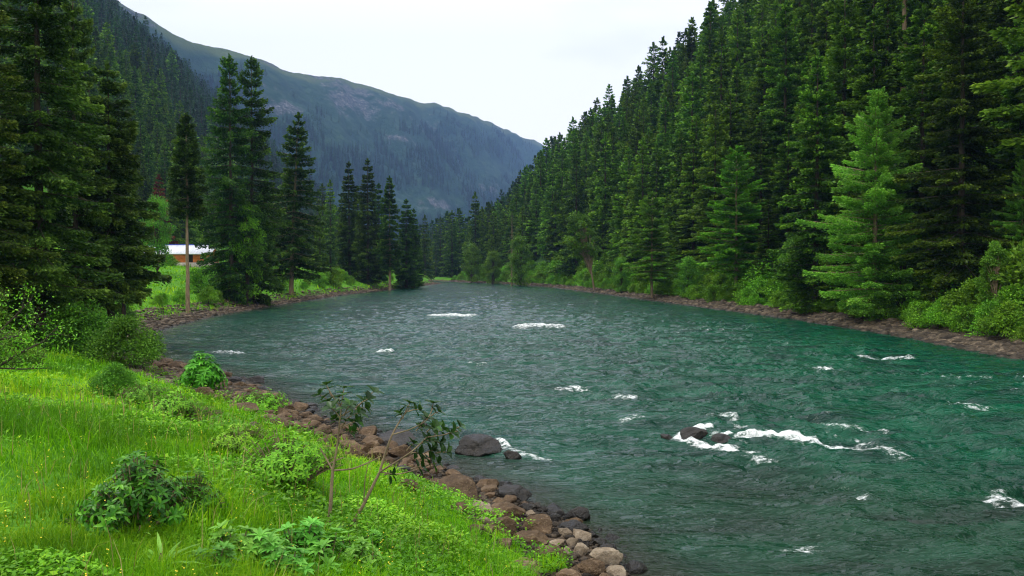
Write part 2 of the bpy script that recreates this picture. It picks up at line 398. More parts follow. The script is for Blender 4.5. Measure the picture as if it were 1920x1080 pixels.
def ground(x, y, full=False):
    x = np.asarray(x, float); y = np.asarray(y, float)
    dl, dr = dl_dr(x, y)
    wob = pn(x * .35, y * .35, 5) * .5 + pn(x * .09, y * .09, 6) * 1.2 * sstep(25, 60, y)
    # left bank
    P = np.interp(y, [-40, 0, 12, 20, 30, 50, 80, 150, 300], [3.9, 3.7, 3.2, 2.4, 2.0, 2.0, 2.5, 3.2, 3.6])
    bw = np.interp(y, [0, 20, 32, 45, 60, 100, 300], [1.1, 2.0, 2.9, 3.6, 2.6, 2.0, 2.0]) + wob * .5
    d = np.maximum(dl, 0); e = np.maximum(d - bw, 0)
    zb = .13 * np.minimum(d, bw) + .02
    zl = zb + (P - zb) * (1 - np.exp(-e * .21)) + .10 * np.maximum(d - 14, 0) * sstep(35, 90, y) * np.exp(-np.maximum(d - 14, 0) / 90)
    zl += (pn(x * .5, y * .5, 9) * .16 + pn(x * .12, y * .12, 10) * .35 * sstep(20, 60, y)) * sstep(.5, 4, e)
    sl = (-(x + 95) - .107 * (y - 100)) / 1.006
    sl = sl + 14; sp_ = np.logaddexp(0, sl / 8) * 8; hl = .90 * sp_ + 22 * (1 - np.exp(-np.maximum(sp_ - 4, 0) / 30)) - np.maximum(y - 1050, 0) * .85
    hl += fbm(x / 90, y / 90, 31, 4) * 14 * sstep(10, 80, hl)
    zl = zl + np.maximum(hl, 0)
    # right bank
    d = np.maximum(dr, 0); bw2 = 1.7 + wob * .3
    e = np.maximum(d - bw2, 0)
    zr = .17 * np.minimum(d, bw2) + 1.7 * (1 - np.exp(-e * .15))
    pr = ((x - 20) + .107 * (y - 100)) / 1.006
    sr = np.minimum(d - 7.5, pr)
    sp_ = np.logaddexp(0, sr / 1.2) * 1.2; hr = .575 * sp_ + 25 * (1 - np.exp(-sp_ / 28)) - np.maximum(y - 820, 0) * .85
    hr += fbm(x / 70, y / 70, 41, 4) * 12 * sstep(15, 80, hr)
    hr = np.minimum(hr, 330 + (hr - 330) * .2)
    zr = zr + np.maximum(hr, 0)
    sl2 = np.maximum(hl, 0) * (y > 250)
    zr = np.maximum(zr, np.where(y > 250, zr * 0 + 2.6 + sl2, 0) * (x < -60))
    dw = np.maximum(np.minimum(-dl, -dr), 0)
    zw = -np.minimum(1.8, .05 + .16 * dw)
    z = np.where(dl > 0, zl, np.where(dr > 0, zr, zw))
    if full: return z, dl, dr, bw, bw2, hl, hr
    return z


# ------------------------------------------------------------------ ground sheet
def sinhgrid(lo, hi, a, du):
    u0, u1 = math.asinh(lo / a), math.asinh(hi / a); n = int((u1 - u0) / du)
    return a * np.sinh(np.linspace(u0, u1, n))

xs = sinhgrid(-3000, 2500, 16, .0135); ys = sinhgrid(-60, 4900, 16, .0135)
X, Y = np.meshgrid(xs, ys); xf, yf = X.ravel(), Y.ravel()
Z, DL, DR, BW, BW2, HL, HR = ground(xf, yf, True)
nx, ny = len(xs), len(ys)
ZG = Z.reshape(ny, nx)
def meshz(x, y):      # height of the ground sheet itself, not of the formula between its vertices
    x = np.asarray(x, float); y = np.asarray(y, float)
    fi = np.clip(np.interp(x, xs, np.arange(nx)), 0, nx - 1.001); fj = np.clip(np.interp(y, ys, np.arange(ny)), 0, ny - 1.001)
    a, b = fi.astype(int), fj.astype(int); u, v = fi - a, fj - b
    return (ZG[b, a] * (1 - u) + ZG[b, a + 1] * u) * (1 - v) + (ZG[b + 1, a] * (1 - u) + ZG[b + 1, a + 1] * u) * v
def gz(x, y): return float(meshz(x, y))
def hit(px, py, lo=2.0, hi=400):
    d = ray(px, py); t = np.concatenate([np.arange(lo, 60, .05), np.arange(60, hi, .5)])
    X, Y, Z = d[0] * t, d[1] * t, EYE + d[2] * t
    g = np.maximum(meshz(X, Y), 0); k = np.argmax(Z <= g)
    if Z[k] > g[k]: k = len(t) - 1
    return np.array([X[k], Y[k], g[k]])

i, j = np.meshgrid(np.arange(ny - 1), np.arange(nx - 1), indexing='ij')
quads = np.stack([i * nx + j, i * nx + j + 1, (i + 1) * nx + j + 1, (i + 1) * nx + j], -1).reshape(-1, 4)
nb = pn(xf * .8, yf * .8, 3) * .6
beach = np.where(DL > 0, 1 - sstep(-.3, .9, DL - BW + nb), np.where(DR > 0, 1 - sstep(-.4, .8, DR - BW2 + nb), 1))
woodm = np.where(DL > 0, sstep(14, 40, HL), np.where(DR > 0, sstep(6, 9, DR), 0))
dpx, dpy = proj(xf, np.maximum(yf, 1), Z)
pth = at(-10, 540, 2.4)
dirt = np.exp(-(((xf + 31) / 6) ** 2 + ((yf - 44) / 2.0) ** 2)) * 1.6
me = mk_mesh('ground', np.stack([xf, yf, Z], 1), quads, M['ground'], smooth=True,
             attrs={'beach': beach, 'wood': woodm, 'dirt': np.clip(dirt, 0, 1)})
tag(ob('ground', me), kind='structure')

# ------------------------------------------------------------------ far mountain
SKY = [(-700, -420, 1250), (-200, -200, 1350), (100, -60, 1450), (225, 2, 1550), (262, 28, 1580), (330, 62, 1650), (400, 88, 1750), (470, 108, 1850), (540, 134, 2000), (600, 146, 2150),
       (640, 149, 2250), (700, 168, 2400), (760, 184, 2600), (820, 198, 2850), (880, 216, 3100), (940, 241, 3600), (1000, 266, 4200), (1060, 292, 4600), (1200, 330, 4900), (1500, 360, 5000)]
nb_, nf_ = 520, 230
bpx = np.linspace(-650, 1450, nb_)
sy = np.interp(bpx, [s[0] for s in SKY], [s[1] for s in SKY]); sY = np.interp(bpx, [s[0] for s in SKY], [s[2] for s in SKY])
sY0 = np.interp(bpx, [-700, 500, 800, 1000, 1500], [1000, 1150, 1500, 2000, 2600])
ff = np.linspace(0, 1.25, nf_)
B, Fq = np.meshgrid(bpx, ff)
SYr, SY0, SYs = np.broadcast_to(sY, B.shape), np.broadcast_to(sY0, B.shape), np.broadcast_to(sy, B.shape)
YY = SY0 + (SYr - SY0) * Fq
XX = (B - 960) / FX * YY
ztop = EYE + SYr * (np.tan(np.arctan((540 - SYs) / FX) - PITCH))
zz = np.where(Fq <= 1, ztop * np.clip(Fq, 0, 1) ** 1.15, ztop * (1 - (Fq - 1) * 2.2))
env = np.clip(Fq * 5, 0, 1) * (1 - .82 * np.exp(-((Fq - 1) / .10) ** 2))
g1 = 1 - 2 * np.abs(fbm(XX / 420 + YY / 900, YY / 1500, 71, 5)); g2 = fbm(XX / 130, YY / 130, 77, 5)
zz = zz + env * (g1 * 75 - 30) + (g2 * 26) * np.clip(Fq * 4, 0, 1) * np.where(np.abs(Fq - 1) < .12, .45, 1)
zz = zz - 12 * (Fq < .01)
i, j = np.meshgrid(np.arange(nf_ - 1), np.arange(nb_ - 1), indexing='ij')
mq = np.stack([i * nb_ + j, i * nb_ + j + 1, (i + 1) * nb_ + j + 1, (i + 1) * nb_ + j], -1).reshape(-1, 4)
crag = np.zeros(B.shape)
CPY = proj(XX, YY, zz)
for (cx0, cy0, rx, ry) in [(690, 195, 70, 30), (530, 200, 30, 18), (660, 170, 50, 16), (500, 160, 30, 10), (815, 385, 45, 14), (760, 260, 30, 12), (250, 30, 25, 25), (540, 135, 40, 10), (620, 150, 40, 8)]:
    # crags stand at fixed places on the mountain side
    kk = np.argmin((CPY[0] - cx0) ** 2 + (CPY[1] - cy0) ** 2 + 1e6 * (Fq > 1)); c = (XX.flat[kk], YY.flat[kk], zz.flat[kk])
    sc = c[1] / FX
    crag = np.maximum(crag, np.exp(-((XX - c[0]) / (rx * sc)) ** 2 - ((zz - c[2]) / (ry * sc * 1.3)) ** 2))
alp = sstep(.93, .99, Fq + pn(XX / 100, YY / 100, 5) * .03)
MV = np.stack([XX.ravel(), YY.ravel(), zz.ravel()], 1)
me = mk_mesh('mountain', MV, mq, M['mountain'], smooth=True, attrs={'crag': crag.ravel(), 'alp': alp.ravel()})
tag(ob('mountain', me), kind='structure')

# ------------------------------------------------------------------ river
FOAM = [  # stretches of white water: (px, py) points on the surface, half width across and along in metres, strength
    ([(1268, 822), (1300, 806), (1330, 800)], .13, .28, 1.2), ([(1268, 824), (1320, 835), (1380, 845)], .17, .34, 1.1),
    ([(1380, 845), (1450, 862)], .16, .35, .75),
    ([(1345, 812), (1400, 818), (1450, 815), (1530, 825)], .18, .42, 1.15), ([(1530, 825), (1560, 832), (1610, 830)], .20, .42, 1.0),
    ([(1530, 828), (1600, 838), (1700, 850)], .2, .4, .75), ([(1540, 796), (1600, 804), (1660, 812)], .14, .35, .72),
    ([(1330, 785), (1370, 778), (1380, 792)], .16, .45, .85), ([(1380, 800), (1410, 800)], .14, .3, .7),
    ([(1865, 950), (1890, 940), (1915, 955)], .22, .3, 1.0), ([(1880, 930), (1870, 930)], .2, .25, .7),
    ([(1590, 943), (1625, 942)], .16, .16, .65), 
    ([(1560, 812), (1640, 828), (1700, 858)], .2, .3, .6),
    ([(812, 592), (882, 592)], .30, 1.6, 1.2), ([(972, 615), (1000, 611), (1050, 613)], .35, 1.7, 1.1), 
    ([(405, 661), (450, 663)], .3, .5, 1.0), ([(710, 660), (732, 659)], .25, .5, 1.0),
    ([(1050, 730), (1080, 726), (1110, 733)], .2, .35, .9), ([(1155, 745), (1190, 748)], .18, .35, .85), ([(1615, 668), (1700, 672)], .35, .7, .85),
    ([(1540, 690), (1555, 694)], .35, .8, .9), 
    ([(940, 838), (985, 852), (1030, 862)], .16, .3, .85), ([(935, 825), (950, 838)], .12, .25, 1.1), 
    ([(885, 680), (905, 681)], .25, .4, .8), ([(1170, 790), (1200, 788)], .2, .4, .65), 
    ([(1480, 1030), (1530, 1028)], .2, .2, .55), ([(1785, 760), (1850, 765)], .4, .6, .6), 
]
ry = [3.0]
while ry[-1] < 620: ry.append(ry[-1] * 1.0050)
ry = np.array(ry); rb = np.linspace(-1.35, 1.45, 1150)
RB, RY = np.meshgrid(rb, ry); RX = RB * (RY + 6) ; 
rx, ry_ = RX.ravel(), RY.ravel()
wl_, wr_ = dl_dr(rx, ry_)
keep = (wl_ < 1.5) & (wr_ < 1.5)
nn = len(rb)
i, j = np.meshgrid(np.arange(len(ry) - 1), np.arange(nn - 1), indexing='ij')
wq = np.stack([i * nn + j, i * nn + j + 1, (i + 1) * nn + j + 1, (i + 1) * nn + j], -1).reshape(-1, 4)
kq = keep[wq].any(1); wq = wq[kq]
used = np.unique(wq); remap = np.full(len(rx), -1); remap[used] = np.arange(len(used)); wq = remap[wq]
rx, ry_ = rx[used], ry_[used]; dw = np.minimum(-wl_[used], -wr_[used])
# wave field: flow towards the right and the viewer, chop with short crests, stretched across the flow
ca, sa = math.cos(-.16), math.sin(-.16)
ux, uy = rx * ca + ry_ * sa, -rx * sa + ry_ * ca
wx = ux + pn(ux * .25, uy * .25, 90) * 1.2; wy = uy + pn(ux * .3, uy * .3, 91) * .8
def ridge(a): return 1 - np.abs(a) * 2
chop = sstep(.5, 7, dw) * (.55 + .45 * sstep(-6, 10, rx + (ry_ - 18) * .25))
h = (ridge(pn(wx * .30, wy * .95, 1)) - .5) * .15 + (ridge(pn(wx * .65, wy * 2.1, 2)) - .5) * .10 + (ridge(pn(wx * 1.5, wy * 4.2, 4)) - .5) * .040
h += pn(ux * .09, uy * .22, 7) * .09
sm = (ridge(pn(wx * .30, wy * 1.5, 12)) - .5) * .065 + (ridge(pn(wx * .7, wy * 3.5, 14)) - .5) * .026
h = h * 1.1 * chop + sm * 1.2 * (1 - chop) * sstep(0, 2, dw)
foam = np.zeros(len(rx)); 
for pts, wid, dep, st in FOAM:
    q = [at(*p)[:2] for p in pts]; sc = q[0][1] / 22.0
    wid_, dep_ = wid * 1.0 * max(sc * .6, 1), dep * .8 * max(sc ** .3, 1)
    dd = pdist(rx / wid_, ry_ / dep_, [(a / wid_, b / dep_) for a, b in q])
    g = (st if st >= 1.1 and q[0][1] < 60 else st * .8) * np.exp(-dd ** 2); foam = np.maximum(foam, g)
caps = np.clip(h / .19 - .56 + pn(ux * .07, uy * .1, 21) * .35, 0, 1) * sstep(2, 8, dw) * sstep(10, 22, ry_) * (.45 + .55 * sstep(2, 12, rx))
foam = np.maximum(foam, caps * .9)
h += np.where(foam > .3, (foam - .3) * .10, 0) * (1 + pn(rx * 5, ry_ * 5, 8)) * np.clip(ry_ / 22, .7, 2.0)
far_ = np.clip(60 / np.maximum(ry_, 60), .5, 1)
shallow = np.clip(1 - dw / 2.6, 0, 1) ** 1.3 * (wl_[used] > -6) * .95
shallow = np.maximum(shallow, (1 - sstep(6, 13, np.hypot(rx - 4, ry_ - 8.5))) * .40)
emer = sstep(-9, 20, rx) * (1 - sstep(50, 140, ry_)) * .95
me = mk_mesh('water', np.stack([rx, ry_, h * far_], 1), wq, M['water'], smooth=True,
             attrs={'foam': foam, 'shallow': shallow, 'emerald': emer})
tag(ob('river_water', me), kind='structure')

# ------------------------------------------------------------------ trees
def conifer(seed, H, R, cb=.08, whorl=.42, per=5, cards=22000, L=.30, W=.10, power=.8, lift=.1, droop=.35, flat=.25,
            inner=.12, limb=True, top=.10, irregular=.35, mat='spruce', barkm='bark', trunk_r=None, lean=(0, 0)):
    rng = np.random.default_rng(seed)
    nwh = int(H * (1 - cb) / whorl)
    hb, az, ln = [], [], []
    lob = rng.uniform(0, 6.28, 6)
    for k in range(nwh):
        f = (k + rng.uniform(-.3, .3)) / nwh; f = min(max(f, 0), .985)
        prof = (1 - f) ** power * min(1, .55 + f * 4) + .03
        m = max(3, int(round(per + rng.uniform(-1, 1))))
        a0 = rng.uniform(0, 6.28)
        for q in range(m):
            if rng.random() < .10: continue
            a = a0 + q * 6.283 / m + rng.normal() * .25
            fac = 1 + irregular * (.6 * math.sin(a * 2 + lob[0] + f * 7) * math.sin(f * 23 + lob[1]) + rng.normal() * .35)
            hb.append(cb * H + f * (1 - cb) * H); az.append(a); ln.append(max(.15, R * prof * fac))
    hb, az, ln = map(np.array, (hb, az, ln)); fr = hb / H
    pit = lift + .55 * np.clip((fr - .55) / .45, 0, 1) ** 1.2 - .22 * (1 - fr) + rng.normal(size=len(hb)) * .08
    cnt = ln ** 1.35 + .25; cnt = np.maximum(6, (cnt / cnt.sum() * cards)).astype(int)
    bi = np.repeat(np.arange(len(hb)), cnt); n = len(bi)
    lnb, azb = ln[bi], az[bi]
    s = inner + (1 - inner) * rng.random(n) ** .75
    def axis(s_, l_, p_): return l_ * s_ * np.cos(p_), l_ * (s_ * np.sin(p_) - droop * s_ ** 1.6 * .45 + droop * .22 * s_ ** 4)
    r_, z_ = axis(s, lnb, pit[bi])
    wlat = (.34 * lnb * (1.02 - s) ** .8 * np.clip(s * 3, .3, 1) + .10)
    # side shoots: cards gather along a handful of side twigs of every branch
    side = rng.integers(0, 9, n); uo = (side / 8 * 2 - 1); u = uo * wlat * rng.random(n) ** .6 + rng.normal(size=n) * .05
    hang = -np.abs(rng.normal(size=n)) * flat * (.3 + .7 * np.minimum(lnb / 2, 1)) - np.abs(u) * .18
    ca_, sa_ = np.cos(azb), np.sin(azb)
    z = hb[bi] + z_ + hang
    lx, ly = lean[0] * (z / H) ** 1.3, lean[1] * (z / H) ** 1.3
    P = np.stack([r_ * ca_ - u * sa_ + lx, r_ * sa_ + u * ca_ + ly, z], 1)
    sg = np.sign(u) * rng.uniform(.2, 1.1, n)
    D = np.stack([ca_ - sa_ * sg, sa_ + ca_ * sg, rng.normal(size=n) * .3 - droop * .7 + pit[bi] * .6], 1)
    g = Geo()
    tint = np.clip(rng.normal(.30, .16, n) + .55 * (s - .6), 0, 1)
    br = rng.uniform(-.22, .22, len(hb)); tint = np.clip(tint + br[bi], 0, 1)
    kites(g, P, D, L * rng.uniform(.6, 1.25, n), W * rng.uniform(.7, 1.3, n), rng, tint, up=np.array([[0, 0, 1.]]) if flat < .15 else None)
    # leader
    k = 60; zt = H * (1 - top * rng.random(k) ** .8 * .5); a = rng.uniform(0, 6.28, k)
    kites(g, np.stack([0 * zt + lean[0], 0 * zt + lean[1], zt], 1), np.stack([np.cos(a) * .6, np.sin(a) * .6, .9 + 0 * a], 1), L * 1.1, W * 1.1, rng, rng.random(k) * .6)
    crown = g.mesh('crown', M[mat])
    t = Geo(); tr = trunk_r or H * .011 + .05
    zs = np.linspace(-.6, H * .98, 14)
    wob = np.stack([lean[0] * np.clip(zs / H, 0, 1) ** 1.3 + rng.normal(size=14) * .03, lean[1] * np.clip(zs / H, 0, 1) ** 1.3 + rng.normal(size=14) * .03, zs], 1)
    tube(t, wob, tr * (1 - .93 * np.clip(zs / H, 0, 1)) * np.where(zs < .5, 1.25, 1), 8)
    if limb:
        for q in range(len(hb)):
            ss = np.linspace(0, .92, 4); rr, z0 = axis(ss, ln[q], pit[q]); zz_ = hb[q] + z0
            lx = lean[0] * (zz_ / H) ** 1.3
            tube(t, np.stack([rr * math.cos(az[q]) + lx, rr * math.sin(az[q]), zz_ - .02], 1), np.linspace(.012 + ln[q] * .012, .006, 4), 3)
    return crown, t.mesh('trunk', M[barkm], True)

def broadleaf(seed, H, R, stems=1, clumps=40, leaf=.16, n=9000, base=.3, mat='broad', barkm='bark', lean=(0, 0), squash=.8, lw=.55, tr=None):
    rng = np.random.default_rng(seed); g, t = Geo(), Geo()
    C, S = [], []
    for k in range(clumps):
        f = rng.random() ** .8; zc = H * (base + (1 - base) * f * .95); prof = math.sin(math.pi * min(.97, .18 + .8 * f)) ** .7
        a = rng.uniform(0, 6.28); r = R * prof * rng.uniform(.35, 1.0)
        C.append([r * math.cos(a) + lean[0] * zc / H, r * math.sin(a) + lean[1] * zc / H, zc]); S.append(R * rng.uniform(.22, .42))
    C, S = np.array(C), np.array(S); w = S ** 2; ci = rng.choice(clumps, n, p=w / w.sum())
    d = norm(rng.normal(size=(n, 3))); rad = S[ci] * rng.random(n) ** .4
    P = C[ci] + d * rad[:, None] * np.array([1, 1, squash * .8])
    P[:, 2] = np.maximum(P[:, 2], .02)
    D = d * .8 + rng.normal(size=(n, 3)) * .6 + np.array([0, 0, -.1])
    ct = rng.uniform(-.15, .15, clumps)
    kites(g, P, D, leaf * rng.uniform(.6, 1.3, n), leaf * lw * rng.uniform(.7, 1.3, n), rng, np.clip(rng.normal(.45, .22, n) + ct[ci], 0, 1), up=d * .4 + np.array([0, 0, .8]))
    tr = tr or (.02 + H * .012)
    roots = [np.array([rng.normal() * .06 * R * (stems > 1), rng.normal() * .06 * R * (stems > 1), -.3]) for _ in range(stems)]
    for q, r0 in enumerate(roots):
        topp = np.array([lean[0] * .85 + rng.normal() * R * .12 * stems ** .5, lean[1] * .85 + rng.normal() * R * .12 * stems ** .5, H * .85])
        ss = np.linspace(0, 1, 8)[:, None]; pts = r0 + (topp - r0) * ss + np.sin(ss * 6 + q) * .03 * R
        tube(t, pts, tr * (1 - .8 * ss[:, 0]), 6)
        for k in range(q, clumps, stems):
            s0 = np.clip((C[k][2] / H) * .75 - .08, .08, .95); p0 = r0 + (topp - r0) * s0; mid = (p0 + C[k]) / 2 + np.array([0, 0, .06 * H])
            tube(t, [p0, mid, C[k]], [tr * .38, tr * .25, tr * .1], 4)
    return g.mesh('crown', M[mat]), t.mesh('trunk', M[barkm], True)

HI = [conifer(101, 26, 4.2, .05, .72, 7, 42000, .34, .17, power=.7, flat=.16), conifer(102, 24, 3.6, .08, .64, 7, 36000, .32, .16, power=.75, droop=.5, flat=.16),
      conifer(103, 28, 4.7, .06, .8, 7, 46000, .35, .17, power=.65, irregular=.5, flat=.18), conifer(104, 22, 3.2, .04, .56, 7, 32000, .30, .15, power=.8, flat=.14),
      conifer(105, 26, 4.0, .15, .75, 6, 34000, .34, .17, power=.65, irregular=.55, flat=.18, mat='spruce_light')]
LEFTHI = [conifer(111, 30, 4.2, .12, .80, 7, 90000, .27, .125, power=.6, irregular=.5, mat='spruce_left', droop=.6, flat=.22),
          conifer(112, 18, 3.0, .20, .62, 7, 60000, .25, .115, power=.6, irregular=.55, mat='spruce_left', droop=.6, flat=.2)]
MID = [conifer(121, 25, 3.7, .06, .8, 6, 9500, .50, .27, limb=False, power=.75), conifer(122, 23, 3.1, .08, .72, 6, 8500, .48, .26, limb=False, power=.8, droop=.5),
       conifer(123, 27, 4.3, .05, .85, 6, 10000, .54, .29, limb=False, power=.6, irregular=.7), conifer(124, 21, 3.2, .05, .7, 6, 8500, .46, .26, limb=False, power=.75, mat='spruce_light')]
FAR = [conifer(131, 24, 3.0, .04, 1.0, 5, 1300, .95, .48, limb=False, power=.8, mat='spruce_far'), conifer(132, 22, 2.5, .05, 1.0, 5, 1100, .9, .45, limb=False, power=.85, mat='spruce_far'),
       conifer(133, 25, 2.8, .04, 1.1, 5, 1200, .95, .46, limb=False, power=.75, irregular=.5, mat='spruce_far')]
HIH = [26, 24, 28, 22, 26]; MIDH = [25, 23, 27, 21]; FARH = [24, 22, 25]

def plant_tree(name, meshes, x, y, s, rz, label, cat, group=None, dz=-.25, parts=('crown', 'trunk')):
    t = thing(name, (x, y, gz(x, y) + dz), label, cat, group, rz, s)
    ob(parts[0], meshes[0], t); ob(parts[1], meshes[1], t); return t

def hero(px, Y, top_py, meshes, Hm, label, name='spruce_tree', cat='spruce', rz=0., wide=1., group=None):
    x = (px - 960) / FX * Y; g = gz(x, Y) - .25; d = ray(px, top_py); ztop = EYE + d[2] / d[1] * Y
    s = (ztop - g) / Hm; t = thing(name, (x, Y, g), label, cat, group, rz, (s * wide, s * wide, s))
    ob('crown', meshes[0], t); ob('trunk', meshes[1], t); return t

heroes = []      # (x, y) kept clear by the scatter
def H_(px, Y, top, meshes, Hm, label, **k):
    t = hero(px, Y, top, meshes, Hm, label, **k); heroes.append((t.location.x, t.location.y)); return t

H_(75, 33, -260, LEFTHI[0], 30, 'tallest dark spruce at the left edge, its crown running past the top of the photo', wide=.95)
H_(-40, 30, -150, LEFTHI[0], 30, 'dark spruce cut off by the left edge of the photo beside the tallest spruce', rz=2, wide=.9)
H_(206, 46, 118, LEFTHI[1], 18, 'broad dark spruce with a rounded top between the tallest left spruce and the hut', rz=1.)
H_(232, 56, 250, LEFTHI[1], 18, 'shorter bushy spruce whose right edge touches the hut roof', rz=4, wide=.78)
H_(143, 44, -30, LEFTHI[0], 30, 'tall dark spruce close behind the tallest left spruce', rz=3, wide=.75)
snag = conifer(140, 20, 1.9, .50, .42, 6, 20000, .30, .14, power=.55, mat='spruce_dark', irregular=.3, barkm='bark_pale', trunk_r=.22)
H_(352, 76, 213, snag, 20, 'narrow spruce with a long bare pale trunk standing in front of the hut', rz=.4)
D1 = conifer(141, 26, 3.8, .03, .62, 7, 48000, .30, .145, mat='spruce_dark', power=.5, irregular=.7, droop=.35)
H_(434, 93, 104, D1, 26, 'tall ragged spruce by the left bank, left one of the twin tops', rz=.3, wide=.82)
H_(474, 97, 108, D1, 26, 'tall ragged spruce by the left bank, right one of the twin tops', rz=2.6, wide=.8)
EE = conifer(142, 24, 4.0, .13, .66, 7, 42000, .32, .15, mat='spruce_dark', power=.65, irregular=.5, lean=(1.1, 0), barkm='bark_pale')
H_(546, 117, 212, EE, 24, 'leaning spruce with a bare grey lower trunk standing alone on the left bank', rz=0)
FT = conifer(143, 27, 3.3, .22, .6, 6, 26000, .40, .20, mat='spruce_dark', power=.65, irregular=.4, barkm='bark_pale')
FU = conifer(144, 27, 3.4, .04, .6, 6, 28000, .40, .20, mat='spruce_dark', power=.65, irregular=.4)
for px, Y, top, lab, w in [(655, 178, 304, 'round topped spruce, leftmost of the clump at the left river bend', 1.05), (690, 172, 298, 'pointed spruce, tallest of the clump at the left river bend', 1.0),
                           (731, 170, 330, 'spruce with a pale bare trunk at the waterside of the river bend clump', .95), (762, 182, 374, 'bushy spruce at the right side of the left bend clump', 1.3),
                           (776, 200, 392, 'smallest spruce at the right end of the left bend clump', 1.1), (672, 190, 350, 'spruce half hidden between the two left spruces of the bend clump', 1.1), (711, 190, 345, 'spruce filling the gap behind the pale trunked bend spruce', 1.1)]:
    H_(px, Y, top, FT if px == 731 else FU, 27, lab, rz=px * .7, wide=w)
for px, Y, top, lab in [(620, 215, 338, 'hazy spruce behind the lone leaning spruce'), (645, 240, 395, 'small spruce far behind the left bend clump'), (797, 290, 404, 'spruce just right of the left bend clump across the water'),
                        (500, 130, 330, 'dark spruce half hidden behind the lone leaning spruce'), (600, 150, 400, 'low spruce between the leaning spruce and the bend clump')]:
    H_(px, Y, top, MID[1], 23, lab, rz=px)

# right side heroes
PINE = conifer(150, 20, 4.6, .05, .50, 8, 95000, .24, .10, power=.6, irregular=.75, lift=.25, droop=.2, flat=.2, inner=.08, mat='pine', barkm='bark_pale')
PINED = conifer(151, 18, 4.3, .20, .66, 8, 50000, .30, .11, power=.55, irregular=.45, lift=.18, droop=.2, flat=.12, inner=.08, mat='bush', barkm='bark_pale')
R1 = conifer(152, 30, 5.0, .05, .80, 7, 80000, .31, .14, power=.6, irregular=.5, droop=.45, flat=.15)
BARE = conifer(153, 34, 3.4, .62, .6, 5, 16000, .32, .11, power=.6, trunk_r=.42, barkm='bark_pale')
H_(1640, 63, 168, PINE, 20, 'bright yellow green pine with layered branches on the right bank', name='pine_tree', cat='pine', rz=.5)
H_(1662, 70, 235, PINE, 20, 'second bright pine, half hidden behind the layered bright pine', name='pine_tree', cat='pine', rz=4, wide=.8)
H_(1690, 82, -240, BARE, 34, 'very tall spruce with a bare brown trunk rising behind the bright pine', rz=1)
H_(1800, 57, -70, R1, 30, 'wide dark spruce right of the bright pine, with pale branch tips', rz=0)
H_(1900, 66, -260, R1, 30, 'tall dark spruce at the right edge of the photo', rz=2, wide=.9)
H_(1915, 54, 300, PINE, 20, 'small bright pine cut off by the right edge', name='pine_tree', cat='pine', rz=2, wide=.8)
H_(1380, 96, 275, PINED, 18, 'mid green pine with a bare lower trunk on the right bank below the spruces', name='pine_tree', cat='pine', rz=1.5)
H_(1222, 118, 360, PINED, 18, 'mid green pine with open branches standing left of the other right bank pines', name='pine_tree', cat='pine', rz=3.5)
H_(1440, 90, 375, HI[3], 22, 'small cone shaped spruce at the foot of the right slope', rz=3, wide=1.3)
H_(1530, 74, 95, HI[0], 26, 'full dark spruce left of the bright pine on the right bank', rz=2.2)
H_(1470, 105, 0, HI[2], 28, 'tall thick spruce reaching the top of the photo right of the skyline', rz=.7)
H_(1745, 70, 10, HI[1], 24, 'slim dark spruce between the bare trunk and the wide dark spruce', rz=.7)
H_(1580, 84, -40, HI[4], 26, 'tall spruce behind the bright pine, crown leaving the top of the photo', rz=4)

# broadleaf trees
BL = broadleaf(201, 14, 2.7, 1, 46, .34, 9000, .42, lean=(-3.2, 0), mat='broad', barkm='bark_pale')
t = H_(1115, 158, 398, BL, 14, 'bright leafy tree leaning left over the right bank on a thin pale trunk', name='broadleaf_tree', cat='tree', rz=0)
BL2 = broadleaf(202, 7.5, 1.15, 1, 42, .17, 8000, .22, mat='broad', barkm='bark_pale')
H_(1866, 49.5, 450, BL2, 7.5, 'young bright broadleaf tree with a thin pale stem at the right water edge', name='broadleaf_tree', cat='tree')
H_(1884, 50.5, 478, BL2, 7.5, 'smaller bright young tree just right of the young waterside tree', name='broadleaf_tree', cat='tree', rz=2, wide=.7)
BL4 = broadleaf(204, 12, 3.0, 1, 46, .26, 9000, .12, mat='bush')
BL3 = broadleaf(203, 12, 3.0, 1, 50, .30, 10000, .12, mat='broad')
H_(463, 93, 380, BL4, 12, 'green leafy tree in front of the twin topped spruce', name='broadleaf_tree', cat='tree', wide=.62)
H_(22, 42, 350, BL3, 12, 'pale green leafy tree showing at the left edge behind the tallest spruce', name='broadleaf_tree', cat='tree', rz=1)
H_(885, 262, 455, BL3, 12, 'light green leafy tree at the far end of the right bank', name='broadleaf_tree', cat='tree', rz=2)
H_(925, 240, 468, BL3, 12, 'rounded leafy tree just right of the farthest light green tree', name='broadleaf_tree', cat='tree', rz=3)
H_(975, 212, 440, BL3, 12, 'leafy tree standing above the grey rocks of the far right bank', name='broadleaf_tree', cat='tree', rz=4)
H_(1165, 140, 480, BL3, 12, 'leafy tree right of the leaning broadleaf tree', name='broadleaf_tree', cat='tree', rz=5)
H_(1690, 61, 455, BL3, 12, 'dense leafy tree at the water edge below the bright pine', name='broadleaf_tree', cat='tree', rz=5.5, wide=1.2)
H_(295, 118, 365, BL3, 12, 'pale leafy tree on the slope above the hut', name='broadleaf_tree', cat='tree', rz=.5, wide=.8)

